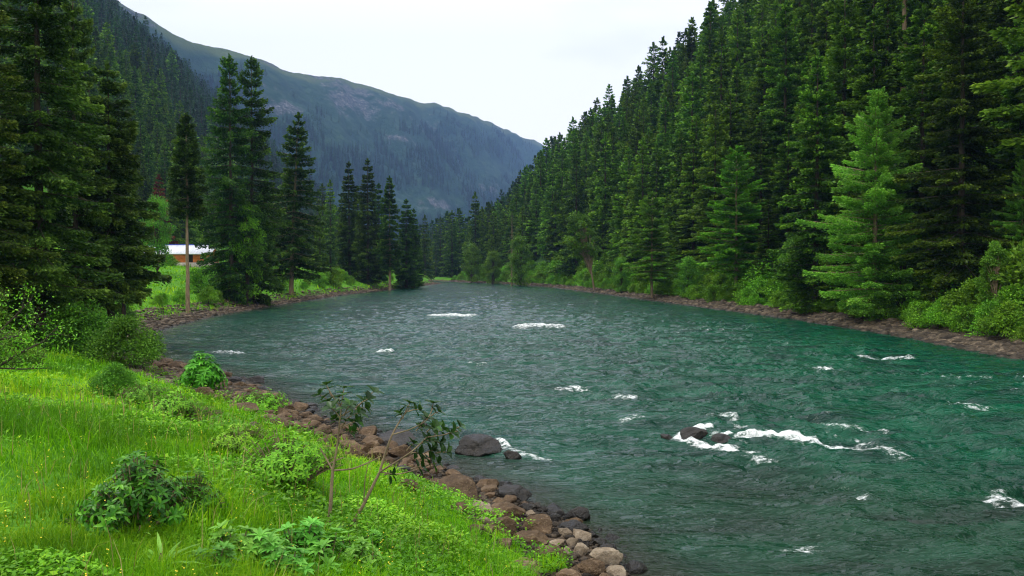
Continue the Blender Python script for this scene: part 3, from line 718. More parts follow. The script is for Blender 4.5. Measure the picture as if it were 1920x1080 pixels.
H_(1490, 80, 440, BL3, 12, 'rounded leafy tree at the water side left of the full dark spruce', name='broadleaf_tree', cat='tree', rz=.8, wide=1.1)
H_(1290, 109, 480, BL3, 12, 'low leafy tree between the two open mid green pines', name='broadleaf_tree', cat='tree', rz=1.8, wide=1.2)
H_(1590, 71, 330, HI[4], 26, 'light green spruce pressed against the left side of the bright pine', rz=1.8, wide=1.3)
H_(1340, 112, 190, HI[4], 26, 'light green spruce above the open pines of the right bank', rz=5)
DEAD = conifer(160, 22, 2.4, .10, .8, 4, 500, .25, .10, power=.5, irregular=.9, barkm='bark_pale', lift=-.1, droop=.6)
RUST = conifer(161, 14, 2.4, .10, .6, 5, 6000, .42, .22, mat='rusty')
for px, Y, top, lab in [(1560, 118, 60, 'dead grey spruce snag with bare limbs above the full dark spruce'), (1270, 165, 300, 'bare dead spruce on the slope left of the right bank pines'), (960, 222, 395, 'dead spruce standing at the far right bank rocks'), (1120, 230, 250, 'bare snag among the middle rows of the right slope')]:
    H_(px, Y, top, DEAD, 22, lab, name='dead_tree', cat='dead tree', rz=px)
H_(1183, 175, 372, RUST, 14, 'reddish brown dry spruce among the green ones on the right slope', rz=1)
H_(300, 190, 330, RUST, 14, 'reddish brown dry spruce on the left slope above the hut', rz=2)
# --- scattered forest: largest ones as trees of their own, the rest as one mass
def scatter(x0, x1, y0, y1, sp, seed):
    rng = np.random.default_rng(seed)
    a = np.arange(x0, x1, sp); b = np.arange(y0, y1, sp); A, B_ = np.meshgrid(a, b)
    A = A + rng.uniform(-.5, .5, A.shape) * sp * .95; B_ = B_ + rng.uniform(-.5, .5, A.shape) * sp * .95
    return A.ravel(), B_.ravel(), rng
parts_ = []
for (x0, x1, y0, y1, sp, sd, side) in [(-90, 150, 36, 190, 5.0, 1, 'R'), (-150, 330, 190, 420, 6.4, 2, 'R'), (-260, 640, 420, 900, 8.2, 3, 'R'),
                                       (-330, -60, 60, 300, 6.5, 4, 'L'), (-560, -60, 300, 600, 7.5, 5, 'L'), (-900, 60, 600, 1120, 9, 6, 'L')]:
    x, y, rng = scatter(x0, x1, y0, y1, sp, sd)
    z, dl, dr, _, _, hl, hr = ground(x, y, True)
    Ht = np.clip(rng.normal(22, 4.5, len(x)) + pn(x / 14, y / 14, 8) * 7, 10, 34)
    if side == 'R': ok = (dr > 7) & ((hr > 1) | (y > 215))
    else: ok = ((hl > 3) & (dl > 30)) | ((y > 290) & (dl > 6))
    if side == 'L': ok &= ~((hl < 14) & (y < 200))
    px, pt = proj(x, y, z + Ht); _, pb = proj(x, y, z)
    ok &= (px > -130) & (px < 2060) & (pb > -110)
    for hx, hy in heroes: ok &= (np.hypot(x - hx, y - hy) > (3.4 if side == 'R' else 4))
    parts_.append(np.stack([x, y, z, Ht, rng.uniform(0, 6.28, len(x)), rng.random(len(x)), px, pt, pb], 1)[ok])
T = np.concatenate(parts_)
# thin duplicates where both sides overlap
size = T[:, 3] / T[:, 1]
# visibility estimate: march from the near trees to the far ones, keeping a skyline per column
order = np.argsort(T[:, 1]); vis = np.zeros(len(T)); colh = np.full(230, 1e9)
for k in order:
    c = int(np.clip((T[k, 6] + 150) / 10, 0, 229)); hw = max(1, int(3.0 / T[k, 1] * FX / 10)); sl_ = slice(max(0, c - hw // 2), c + hw // 2 + 1)
    old = colh[sl_].mean(); vis[k] = max(0, min(old, T[k, 8]) - T[k, 7]) * (1 if 0 < T[k, 6] < 1920 and T[k, 8] > 0 else .02)
    colh[sl_] = np.minimum(colh[sl_], T[k, 7] + (T[k, 8] - T[k, 7]) * .12)
score = size * (.15 + np.clip(vis / 60, 0, 1))
pick = np.argsort(-score)[:255]
ispick = np.zeros(len(T), bool); ispick[pick] = True
print('forest candidates', len(T), 'individuals', len(pick))
for k in pick:
    x, y, z, Hh, rz, rr, *_ = T[k]
    left = x < -60 and y < 280 or x < -.107 * (y - 100) - 80
    if y < 125: v = int(rr * 5) % 5; ms, hm = HI[v], HIH[v]
    else: v = int(rr * 4) % 4; ms, hm = MID[v], MIDH[v]
    s = Hh / hm; w = 1.12
    if left:
        lab, grp = 'hazy green spruce standing among many like it on the wooded slope left of the river', 'spruces on the left valley slope'
    elif y < 125: lab, grp = 'dark green spruce in the crowded near rows on the right bank slope', 'spruces of the near right slope'
    elif y < 260: lab, grp = 'dark spruce in the middle rows of the right valley slope', 'spruces of the middle right slope'
    else: lab, grp = 'small dark spruce far up the valley beyond the river bend', 'spruces beyond the river bend'
    t = thing('spruce_tree', (x, y, z - .3), lab, 'spruce', grp, rz, (s * w, s * w, s))
    ob('crown', ms[0], t); ob('trunk', ms[1], t)
# seeds for the far mass: three plain far spruces placed on the slopes, whose meshes the mass reuses
REST = T[~ispick]
far_src = []
for q in range(3):
    cand = REST[(REST[:, 1] > 420) & (REST[:, 6] > 950)]; x, y, z, Hh, rz, *_ = cand[(q * 37) % len(cand)]
    t = thing('spruce_tree', (x + 2, y + 2, gz(x + 2, y + 2) - .3), 'small dark spruce far up the valley beyond the river bend', 'spruce', 'spruces beyond the river bend', rz, Hh / FARH[q])
    far_src.append((ob('crown', FAR[q][0], t), ob('trunk', FAR[q][1], t)))
mid_src = []
for q in range(4):
    for o in bpy.data.objects:
        if o.type == 'MESH' and o.data == MID[q][0]:
            sib = [c for c in bpy.data.objects if c.parent == o.parent and c.data == MID[q][1]]
            if sib: mid_src.append((o, sib[0])); break

def mass(name, P, scl, rot, idx, sources, label, cat=None):
    me = bpy.data.meshes.new(name); me.vertices.add(len(P)); me.vertices.foreach_set("co", np.asarray(P, np.float32).ravel())
    for k, v, ty in (('scl', scl, 'FLOAT'), ('rot', rot, 'FLOAT'), ('idx', idx, 'INT')):
        a = me.attributes.new(k, ty, 'POINT'); a.data.foreach_set("value", np.asarray(v, np.float32 if ty == 'FLOAT' else np.int32))
    o = ob(name, me)
    ng = bpy.data.node_groups.new(name, 'GeometryNodeTree')
    ng.interface.new_socket('Geometry', in_out='INPUT', socket_type='NodeSocketGeometry'); ng.interface.new_socket('Geometry', in_out='OUTPUT', socket_type='NodeSocketGeometry')
    n, l = ng.nodes, ng.links
    gi, go = n.new('NodeGroupInput'), n.new('NodeGroupOutput'); ip = n.new('GeometryNodeInstanceOnPoints')
    jj = n.new('GeometryNodeJoinGeometry')
    for srcs in reversed(sources):
        j2 = n.new('GeometryNodeJoinGeometry')
        for s_ in srcs:
            oi = n.new('GeometryNodeObjectInfo'); oi.transform_space = 'ORIGINAL'; oi.inputs['Object'].default_value = s_
            l.new(oi.outputs['Geometry'], j2.inputs[0])
        g2 = n.new('GeometryNodeGeometryToInstance'); l.new(j2.outputs[0], g2.inputs[0]); l.new(g2.outputs[0], jj.inputs[0])
    def at_(nm, ty):
        a = n.new('GeometryNodeInputNamedAttribute'); a.data_type = ty; a.inputs['Name'].default_value = nm; return a.outputs[0]
    l.new(gi.outputs[0], ip.inputs['Points']); l.new(jj.outputs[0], ip.inputs['Instance'])
    ip.inputs['Pick Instance'].default_value = True
    l.new(at_('idx', 'INT'), ip.inputs['Instance Index'])
    cx = n.new('ShaderNodeCombineXYZ'); l.new(at_('rot', 'FLOAT'), cx.inputs[2]); l.new(cx.outputs[0], ip.inputs['Rotation'])
    l.new(at_('scl', 'FLOAT'), ip.inputs['Scale'])
    l.new(ip.outputs[0], go.inputs[0])
    md = o.modifiers.new('scatter', 'NODES'); md.node_group = ng
    return tag(o, label, cat, kind='stuff')

near = REST[:, 1] < 330
A = REST[near]
mass('spruce_forest', A[:, :3] - [0, 0, .3], A[:, 3] / 24, A[:, 4], (A[:, 5] * 4).astype(int) % 4, mid_src, 'closed spruce forest filling the lower valley slopes between the nearer trees', 'forest')
A = REST[~near]
mass('distant_spruce_forest', A[:, :3] - [0, 0, .3], A[:, 3] / 23.5, A[:, 4], (A[:, 5] * 3).astype(int) % 3, far_src, 'distant spruce forest covering the upper valley slopes up to both skylines', 'forest')
# wood on the far mountain
rng = np.random.default_rng(77)
k = rng.integers(0, len(MV), 60000); col = k % nb_; row = k // nb_
P = MV[k] + rng.normal(size=(len(k), 3)) * [7, 9, 0]
dens = fbm(P[:, 0] / 160, P[:, 2] / 160, 55, 4) + .35 - 1.2 * crag.ravel()[k] - .9 * sstep(.80, 1.0, ff[row])
okk = (dens > .1 + rng.random(len(k)) * .35) & (row > 3) & (ff[row] < 1.02)
px_, py_ = proj(P[:, 0], P[:, 1], P[:, 2]); okk &= (px_ > 100) & (px_ < 1150) & (py_ < 480)
P = P[okk]; nP = len(P)
mass('mountain_forest', P - [0, 0, 5], rng.uniform(.6, 1.05, nP), rng.uniform(0, 6.28, nP), rng.integers(0, 3, nP), far_src, 'blue hazed trees dotting the far mountain side', 'forest')
print('mass', len(REST), 'mountain', nP)

# ------------------------------------------------------------------ shrubs along the banks
BU = [broadleaf(301 + q, 2.4, 1.5, 3, 34, .17, 4200, .02, mat='bush', squash=1, tr=.03) for q in range(4)]
BUN = [broadleaf(311 + q, 2.0, 1.3, 4, 40, .11, 12000, .02, mat='broad', squash=1, tr=.02, lw=.5) for q in range(3)]
def bush(x, y, s, q, label, group=None, near=False, sz=1.0):
    ms = (BUN if near else BU)[q % (3 if near else 4)]
    t = thing('shrub', (x, y, gz(x, y) - .1), label, 'shrub', group, x * 7.3, (s, s, s * sz)); ob('foliage', ms[0], t); ob('stem', ms[1], t); return t
rng = np.random.default_rng(5)
def along(poly, off, step, y0, y1, side):
    pts = np.array(poly); out = []
    seg = np.linalg.norm(np.diff(pts, axis=0), axis=1); cs = np.concatenate([[0], np.cumsum(seg)]); s = 0
    while s < cs[-1]:
        p = np.array([np.interp(s, cs, pts[:, 0]), np.interp(s, cs, pts[:, 1])]); q = np.array([np.interp(s + .5, cs, pts[:, 0]), np.interp(s + .5, cs, pts[:, 1])])
        d = (q - p) / max(1e-6, np.linalg.norm(q - p)); nrm = np.array([d[1], -d[0]]) * side
        if y0 < p[1] < y1: out.append(p + nrm * off)
        s += step * max(1, min(2.6, p[1] / 70))
    return out
kk = 0
for off, step, lo, hi in ((2.7, 1.5, .38, .95), (4.9, 2.1, .8, 1.5), (7.4, 2.7, 1.2, 2.1)):
    for p in along(RIGHT, off, step, 34, 300, 1):
        p = p + rng.normal(size=2) * .5
        px, _ = proj(p[0], p[1], 2)
        if p[1] < 300 and -50 < px < 2030 and dl_dr(*[np.array([v]) for v in p])[1][0] > 2.0:
            bush(p[0], p[1], rng.uniform(lo, hi), kk, ('low green shrub directly above the stones of the right bank' if off < 4 else 'rounded green shrub between the low bank shrubs and the right bank spruces' if off < 6 else 'tall green shrub at the foot of the right bank spruces'),
                 ('low shrubs of the right bank' if off < 4 else 'middle shrubs of the right bank' if off < 6 else 'tall shrubs under the right bank trees')); kk += 1
for off, step, lo, hi in ((4.2, 3.6, .35, .7), (8, 4.2, .6, 1.2)):
    for p in along(LEFT, off, step, 62, 285, -1):
        p = p + rng.normal(size=2) * 1.2; d = dl_dr(*[np.array([v]) for v in p])[0][0]
        px, _ = proj(p[0], p[1], 2)
        if d > 3 and px < 900 and not (270 < px < 345 and off > 5):
            bush(p[0], p[1], rng.uniform(lo, hi), kk, 'low green shrub on the grassy left bank edge beyond the cove' if off < 6 else 'larger shrub on the left bank under the spruces', 'low shrubs of the left bank' if off < 6 else 'shrubs under the left bank spruces'); kk += 1
rng = np.random.default_rng(8)
for q in range(44):
    x, y = rng.uniform(-30, -13), rng.uniform(24, 62); d = dl_dr(np.array([x]), np.array([y]))[0][0]
    if d > 4 and proj(x, y, 2)[0] < 285: bush(x, y, rng.uniform(.6, 1.5), q, 'green shrub in the thicket under the big left spruces', 'shrubs under the big left spruces', near=True)
# named shrubs on the left
for px, py, s, lab, nr in [(60, 610, 1.5, 'large rounded green shrub in front of the tallest left spruce', True), (160, 600, 1.2, 'dark green shrub right of the large rounded shrub by the left spruces', True),
                       (95, 560, 1.6, 'shrub reaching up into the lower branches of the tallest left spruce', True), (-5, 640, 1.2, 'yellow green shrub at the left edge above the meadow', True), (225, 600, .9, 'small shrub at the foot of the rounded spruce by the cove', True),
                       (130, 655, .8, 'low loose shrub where the meadow meets the cove stones', True), (20, 690, .55, 'small leafy shrub in the meadow under the bare branches', True), (425, 560, 1.2, 'dark bush between the bare trunked spruce and the twin spruces', False), (392, 572, .8, 'bush at the foot of the bare trunked spruce', False), (590, 530, 1.5, 'bright rounded bush right of the lone leaning spruce', False),
                       (655, 530, 1.4, 'rounded bush below the left bend clump of spruces', False), (215, 740, .35, 'small dark bush on the meadow crest above the cove', True), (330, 470, .9, 'little shrub in front of the hut wall', False)]:
    if lab.startswith('little'): x, y = (320 - 960) / FX * 146, 146
    else:
        h_ = hit(px, py); x, y = h_[0], h_[1]
        if y > 150: y = 150
    bush(x, y, s, kk, lab, near=nr); kk += 1

# ------------------------------------------------------------------ hut
hx, hy = (326 - 960) / FX * 150, 152
hzb = EYE + (505 - 493) / FX * 150 - .25
hut = thing('wooden_hut', (hx, hy, hzb), 'long low hut with orange board walls and a white roof behind the bare trunk', 'hut', rz=-.05)
g = Geo(); box(g, -6, 6, 0, 4.5, .35, 2.0)
for q in range(7): box(g, -6.03, 6.03, -.04, -.003, .42 + q * .225, .42 + q * .225 + .19)
ob('wall', g.mesh('hut_wall', M['hutwood']), hut)
g = Geo(); box(g, -6.2, 6.2, -.15, 4.65, -1.2, .35); ob('footing', g.mesh('hut_footing', M['hutstone']), hut)
g = Geo(); e0, e1, rz0, rz1 = -.75, 5.2, 1.98, 3.75
g.add([(-6.7, e0, rz0), (6.7, e0, rz0), (6.7, 2.2, rz1), (-6.7, 2.2, rz1), (6.7, e1, rz0), (-6.7, e1, rz0),
       (-6.7, e0, rz0 - .1), (6.7, e0, rz0 - .1), (6.7, 2.2, rz1 - .1), (-6.7, 2.2, rz1 - .1), (6.7, e1, rz0 - .1), (-6.7, e1, rz0 - .1)],
      np.array([[0, 1, 2, 3], [3, 2, 4, 5], [6, 9, 8, 7], [9, 11, 10, 8], [0, 6, 7, 1], [5, 4, 10, 11], [0, 3, 9, 6], [3, 5, 11, 9], [1, 7, 8, 2], [2, 8, 10, 4]]))
for q in range(22):
    xr = -6.6 + q * .6285; g.add([(xr, e0, rz0 + .003), (xr + .05, e0, rz0 + .05), (xr + .1, e0, rz0 + .003), (xr, 2.2, rz1 + .003), (xr + .05, 2.2, rz1 + .05), (xr + .1, 2.2, rz1 + .003)], np.array([[0, 1, 4, 3], [1, 2, 5, 4]]))
ob('roof', g.mesh('hut_roof', M['hutroof']), hut)
g = Geo(); box(g, -6.75, 6.75, 2.1, 2.3, rz1 + .02, rz1 + .14); tr_ = ob('ridge_cap', g.mesh('ridge_cap', M['hutblue']), hut)
g = Geo(); g.add([(-6.78, e0 - .03, rz0 - .16), (-6.70, e0 - .03, rz0 - .16), (-6.70, 2.2, rz1 - .1), (-6.78, 2.2, rz1 - .1), (-6.78, e0 - .03, rz0 + .12), (-6.70, e0 - .03, rz0 + .12), (-6.70, 2.2, rz1 + .14), (-6.78, 2.2, rz1 + .14)],
              np.array([[0, 1, 5, 4], [0, 4, 7, 3], [1, 2, 6, 5], [4, 5, 6, 7], [0, 3, 2, 1], [2, 3, 7, 6]])); ob('barge_board', g.mesh('barge_board', M['hutblue']), hut)
g = Geo(); g.add([(-6, 0, 2), (-6, 4.5, 2), (-6, 2.2, 3.5), (6, 0, 2), (6, 4.5, 2), (6, 2.2, 3.5)], np.array([[0, 1, 2], [3, 5, 4]])); ob('gable', g.mesh('gable', M['hutwood']), hut)
g = Geo(); box(g, 1.9, 2.9, -.06, -.045, .4, 1.9); ob('door', g.mesh('hut_door', M['hutdark']), hut)
for wx_ in (-3.6, 4.3):
    g = Geo(); box(g, wx_, wx_ + .8, -.06, -.045, 1.0, 1.6); ob('window', g.mesh('hut_window', M['hutdark']), hut)

# ------------------------------------------------------------------ rocks
def icos(sub):
    import bmesh
    bm = bmesh.new(); bmesh.ops.create_icosphere(bm, subdivisions=sub, radius=1)
    V = np.array([v.co[:] for v in bm.verts]); F = np.array([[v.index for v in f.verts] for f in bm.faces]); bm.free(); return V, F
ICO4, ICO2, ICO1 = icos(5), icos(2), icos(2)
def pn3(V, s, seed): return (pn(V[:, 0] * s + 7, V[:, 1] * s + V[:, 2] * s * .7, seed) + pn(V[:, 1] * s, V[:, 2] * s + 3 - V[:, 0] * s * .6, seed + 3) + pn(V[:, 2] * s + 5, V[:, 0] * s + V[:, 1] * s * .5, seed + 5)) / 2
def rockshape(seed, ico, cuts=9, rough=.10):
    V, F = ico; rng = np.random.default_rng(seed); V = V.copy()
    for _ in range(cuts):     # worn flat faces
        nrm = norm(rng.normal(size=3)); c = rng.uniform(.45, .80); d = V @ nrm; ex = np.maximum(d - c, 0); V -= nrm[None] * (ex * .85)[:, None]
    V = V * (1 + pn3(V, 1.4, seed) * rough * 1.6 + pn3(V, 4, seed + 9) * rough * .5 + (pn3(V, 10, seed + 11) * rough * .22 if len(V) > 500 else 0))[:, None]
    return V, F
RS = []
for q in range(9):
    V, F = rockshape(400 + q, ICO4, cuts=11 + q % 4, rough=.11); RS.append((V, F))
RMESH = {}
def rock_mesh(q, mat):
    if (q, mat) not in RMESH:
        V, F = RS[q]; RMESH[(q, mat)] = mk_mesh('rock', V, F, M[mat], np.full(len(V), .5), True)
    return RMESH[(q, mat)]
BOULD = [
 (900, 852, 100, 40, 'rock_dark', 'large black wedge shaped boulder standing in the river beyond the saplings', 3), (958, 862, 36, 20, 'rock_dark', 'small black rock in the water just right of the large wedge boulder', 1),
 (849, 944, 116, 52, 'rock', 'big brown boulder with pale speckles at the water edge', 3), (763, 924, 54, 28, 'rock', 'rounded brown rock left of the big speckled boulder', 4),
 (961, 940, 66, 28, 'rock_dark', 'dark knobbly rock in the shallow water right of the big speckled boulder', 5), (858, 962, 38, 24, 'rock', 'smooth grey rock touching the grass below the big speckled boulder', 6),
 (901, 966, 54, 26, 'rock_pale', 'pale grey sloping rock below the big speckled boulder', 7), (943, 974, 78, 28, 'rock', 'wide flat brown slab right of the pale sloping rock', 0),
 (988, 958, 36, 14, 'rock_dark', 'low black rock nearly under water beyond the flat slab', 1), (1042, 983, 30, 22, 'rock_dark', 'small dark brown rock left of the reddish water edge rock', 4),
 (1084, 978, 50, 28, 'rock_dark', 'reddish dark rounded rock at the water edge', 8), (1012, 1003, 70, 38, 'rock', 'large brown rock in the middle of the near shore pile', 3),
 (943, 1003, 60, 32, 'rock', 'brown rock against the grass left of the near shore pile', 2), (996, 1026, 66, 28, 'rock', 'dark brown hollow sided rock in front of the near shore pile', 5),
 (1042, 1028, 36, 18, 'rock_pale', 'small grey oval stone near the front of the shore', 6), (1060, 1008, 28, 22, 'rock_pale', 'upright pale stone in the near shore pile', 7),
 (1073, 1028, 28, 18, 'rock_pale', 'small tan stone left of the big pale flat stone', 0), (1090, 1044, 38, 26, 'rock_pale', 'tan rounded stone beside the big pale flat stone', 4),
 (1136, 1062, 62, 36, 'rock_pale', 'big pale flat topped stone at the near water edge', 1), (1062, 1042, 24, 16, 'rock_pale', 'tiny pale stone in front of the small grey oval stone', 2),
 (1158, 1088, 50, 26, 'rock_pale', 'pale stone cut by the bottom edge of the photo', 3), (1108, 1082, 64, 34, 'rock', 'grey brown rock below the big pale flat stone', 8),
 (1032, 1052, 60, 26, 'rock', 'low brown rock between the grass and the tiny pale stone', 5), (890, 1006, 42, 20, 'rock', 'half buried brown rock in the grass edge', 0),
 (962, 1076, 66, 24, 'rock', 'flat brown stone lying in the grass near the bottom of the photo', 6), (1076, 1003, 58, 24, 'rock_dark', 'dark submerged slab right of the near shore pile', 7),
 (476, 719, 46, 14, 'rock_dark', 'black rock at the water edge right of the bright green bush', 2), (436, 723, 34, 20, 'rock_dark', 'dark brown rock beside the bright green bush', 4),
 (380, 746, 34, 28, 'rock', 'brown rock on the shore below the bright green bush', 1), (448, 778, 72, 28, 'rock', 'broad brown slab on the left shore', 3),
 (548, 758, 26, 8, 'rock_dark', 'flat dark rock alone in the water off the left shore', 5), (512, 806, 62, 26, 'rock', 'long low brown boulder at the edge of the left shore', 6),
 (559, 806, 38, 18, 'rock', 'brown rounded rock right of the long low boulder', 7), (598, 820, 44, 24, 'rock', 'brown rock just left of the left sapling leaves', 8),
 (470, 809, 34, 18, 'rock_pale', 'tan rock behind the grass of the left shore', 0), (658, 866, 50, 24, 'rock', 'brown rock seen between the two saplings', 1),
 (734, 838, 98, 28, 'rock_dark', 'long dark flat boulder at the water edge behind the right sapling', 3), (749, 860, 54, 26, 'rock', 'brown boulder under the long dark flat boulder', 2),
 (754, 900, 50, 30, 'rock_dark', 'dark rock behind the right sapling stem', 4), (790, 800, 20, 8, 'rock_dark', 'tiny dark rock breaking the water left of the wedge boulder', 5),
 (1300, 826, 56, 24, 'rock_dark', 'dark rock with white water breaking over it in mid river', 0), (1356, 830, 48, 18, 'rock_dark', 'low dark rock just right of the one breaking the white water', 3), (1250, 824, 24, 10, 'rock_dark', 'small dark rock upstream of the white water', 5)]
rock_xy = []
for q, (px, py, w, hh_, mat, lab, v) in enumerate(BOULD):
    p = hit(px, py); mpp = p[1] / FX; wx_ = w * mpp * .5; hz = hh_ * mpp * .62
    dep = wx_ * .75
    o = ob('boulder' if w > 44 else 'rock', rock_mesh(v, mat)); o.location = (p[0], p[1] + dep * .8, max(p[2], -.02) + hz * .28)
    o.scale = (wx_ * 1.12, dep * 1.1, hz * 1.15); o.rotation_euler = (RNG.normal() * .12, RNG.normal() * .12, RNG.normal() * .4 + (0 if v != 2 else .2))
    tag(o, lab, 'rock'); rock_xy.append((p[0], p[1] + dep, wx_))
# shore stones between the boulders
rng = np.random.default_rng(9); nst = 0; tries = 0
while nst < 285 and tries < 6000:
    tries += 1
    y = 10.5 + rng.random() ** 1.1 * 27; x = np.interp(y, [p[1] for p in LEFT[4:14]], [p[0] for p in LEFT[4:14]]) - rng.uniform(-.5, 2.0 + (y > 17) * 1.2)
    d = dl_dr(np.array([x]), np.array([y]))[0][0]; s = rng.uniform(.10, .27) * (1 + (y > 18) * .35)
    if d < -.35 or d > (2.0 if y < 17 else 3.0): continue
    if any(math.hypot(x - a, y - b) < (c + s) * .72 for a, b, c in rock_xy): continue
    rock_xy.append((x, y, s)); v = int(rng.integers(0, 9))
    mat = 'rock_dark' if d < .1 else ('rock_pale' if rng.random() < .18 and y < 16 else 'rock')
    o = ob('stone', rock_mesh(v, mat)); o.location = (x, y, gz(x, y) + s * .18); o.scale = (s * rng.uniform(.9, 1.3), s * rng.uniform(.8, 1.1), s * rng.uniform(.5, .8)); o.rotation_euler = (rng.normal() * .2, rng.normal() * .2, rng.uniform(0, 6.28))
    if d < .1: tag(o, 'dark wet stone lying at the near left water line among the boulders', 'stone', 'wet stones of the near left shore')
    else: tag(o, 'brown worn stone filling the gaps between the boulders of the near left shore', 'stone', 'dry stones of the near left shore')
    nst += 1

def pebbles(name, label, pts, smin, smax, seed, ico):
    rng = np.random.default_rng(seed); n = len(pts); V0 = [rockshape(500 + q, ico, 6, .08) for q in range(6)]
    VV, FF, TT = [], [], []; off = 0
    for q in range(6):
        P = pts[q::6]; m = len(P); V, F = V0[q]
        if not m: continue
        s = smin + (smax - smin) * rng.random(m) ** 2.2; a = rng.uniform(0, 6.28, m)
        S3 = np.stack([s * rng.uniform(.9, 1.4, m), s * rng.uniform(.8, 1.1, m), s * rng.uniform(.4, .75, m)], 1)
        W = V[None] * S3[:, None]; c, s_ = np.cos(a)[:, None], np.sin(a)[:, None]
        W = np.stack([W[..., 0] * c - W[..., 1] * s_, W[..., 0] * s_ + W[..., 1] * c, W[..., 2]], -1) + P[:, None]
        VV.append(W.reshape(-1, 3)); FF.append((F[None] + (np.arange(m) * len(V))[:, None, None] + off).reshape(-1, 3)); off += m * len(V)
        TT.append(np.repeat(np.clip(rng.normal(.42, .38, m), 0, 1.5), len(V)))
    o = ob(name, mk_mesh(name, np.concatenate(VV), np.concatenate(FF), M['shingle'], np.concatenate(TT), True)); return tag(o, label, 'stones', kind='stuff')
rng = np.random.default_rng(15)
def bandpts(poly, n, y0, y1, w0, w1, side, seed):
    rng = np.random.default_rng(seed); pts = np.array(poly); seg = np.linalg.norm(np.diff(pts, axis=0), axis=1)
    mid = (pts[1:, 1] + pts[:-1, 1]) / 2; ok = (np.maximum(pts[1:, 1], pts[:-1, 1]) > y0) & (np.minimum(pts[1:, 1], pts[:-1, 1]) < y1)
    wgt = seg * ok / np.maximum(mid, 15) ** .8; k = rng.choice(len(seg), n, p=wgt / wgt.sum()); t = rng.random(n)[:, None]
    d = (pts[k + 1] - pts[k]) / seg[k][:, None]; nr = np.stack([d[:, 1], -d[:, 0]], 1) * side
    p = pts[k] + (pts[k + 1] - pts[k]) * t + nr * rng.uniform(w0, w1, n)[:, None]
    z = meshz(p[:, 0], p[:, 1]); m = (p[:, 1] > y0) & (p[:, 1] < y1) & (z > -.25) & (z < 1.0)
    return np.stack([p[:, 0], p[:, 1], z + .02], 1)[m]
pebbles('shingle_bank', 'brown stones heaped along the foot of the right bank', bandpts(RIGHT, 17000, 30, 300, -.7, 2.7, 1, 1), .12, .46, 3, ICO2)
pebbles('shingle_beach', 'brown stones covering the cove and the left water edge beyond it', bandpts(LEFT, 9000, 26, 275, -.3, 4.2, -1, 2), .06, .30, 4, ICO2)
pebbles('gravel', 'small brown gravel between the boulders of the near shore', bandpts(LEFT, 12000, 7, 32, -.5, 2.2, -1, 3), .025, .10, 5, icos(1))

# ------------------------------------------------------------------ grass and ground cover
def field(n, r0, r1, a0, a1, seed, dmin=1.0, powr=1.0):
    rng = np.random.default_rng(seed); r = np.sqrt(rng.random(n) ** powr * (r1 ** 2 - r0 ** 2) + r0 ** 2); a = rng.uniform(a0, a1, n)
    x, y = r * np.sin(a), r * np.cos(a); z, dl, dr, bw, _, hl, _ = ground(x, y, True); z = meshz(x, y)
    ok = (dl > bw * .55 + dmin * .5 + .2 + pn(x * .9, y * .9, 33) * .9) & (hl < 6); return x[ok], y[ok], z[ok], dl[ok], rng
def blades(g, x, y, z, h, w, rng, tint, lean=.5):
    n = len(x); a = rng.uniform(0, 6.28, n); b = rng.uniform(0, 6.28, n); ln = np.abs(rng.normal(size=n)) * lean * h
    S = np.stack([np.cos(a), np.sin(a), 0 * a], 1) * (w * .5)[:, None]; B0 = np.stack([x, y, z - .02], 1)
    Dl = np.stack([np.cos(b), np.sin(b), 0 * b], 1) * ln[:, None]
    m = B0 + Dl * .35 + np.stack([0 * h, 0 * h, h * .6], 1); t = B0 + Dl + np.stack([0 * h, 0 * h, h * np.clip(1 - .3 * (ln / h) ** 2, .4, 1)], 1)
    V = np.stack([B0 - S, B0 + S, m + S * .8, m - S * .8, t], 1).reshape(-1, 3); o = np.arange(n)[:, None] * 5
    g.add(V, [o + np.array([[0, 1, 2, 3]]), o + np.array([[3, 2, 4]])], np.repeat(tint, 5))
g = Geo()
for n, r0, r1, h0, w0, sd in ((120000, 2.2, 7, .19, .0055, 1), (130000, 7, 15, .22, .010, 2), (80000, 15, 34, .24, .022, 3), (60000, 34, 95, .34, .06, 4), (60000, 95, 230, .5, .14, 5)):
    x, y, z, dl, rng = field(n, r0, r1, -.86, .55, sd)
    pat = pn(x * .35, y * .35, 61) + .5 * pn(x * 1.2, y * 1.2, 62)
    hh = h0 * (.75 + .7 * pat.clip(-.6, .9)) * rng.uniform(.5, 1.5, len(x)); hh = np.maximum(hh, .05)
    blades(g, x, y, z, hh, w0 * rng.uniform(.6, 1.4, len(x)), rng, np.clip(rng.normal(.45, .22, len(x)) + pn(x * .25, y * .25, 64) * .55 + pn(x * 1.1, y * 1.1, 68) * .3, 0, 1), lean=.75)
tag(ob('grass', g.mesh('grass', M['grass'])), 'bright green meadow grass covering the left bank', 'grass', kind='stuff')
g = Geo()
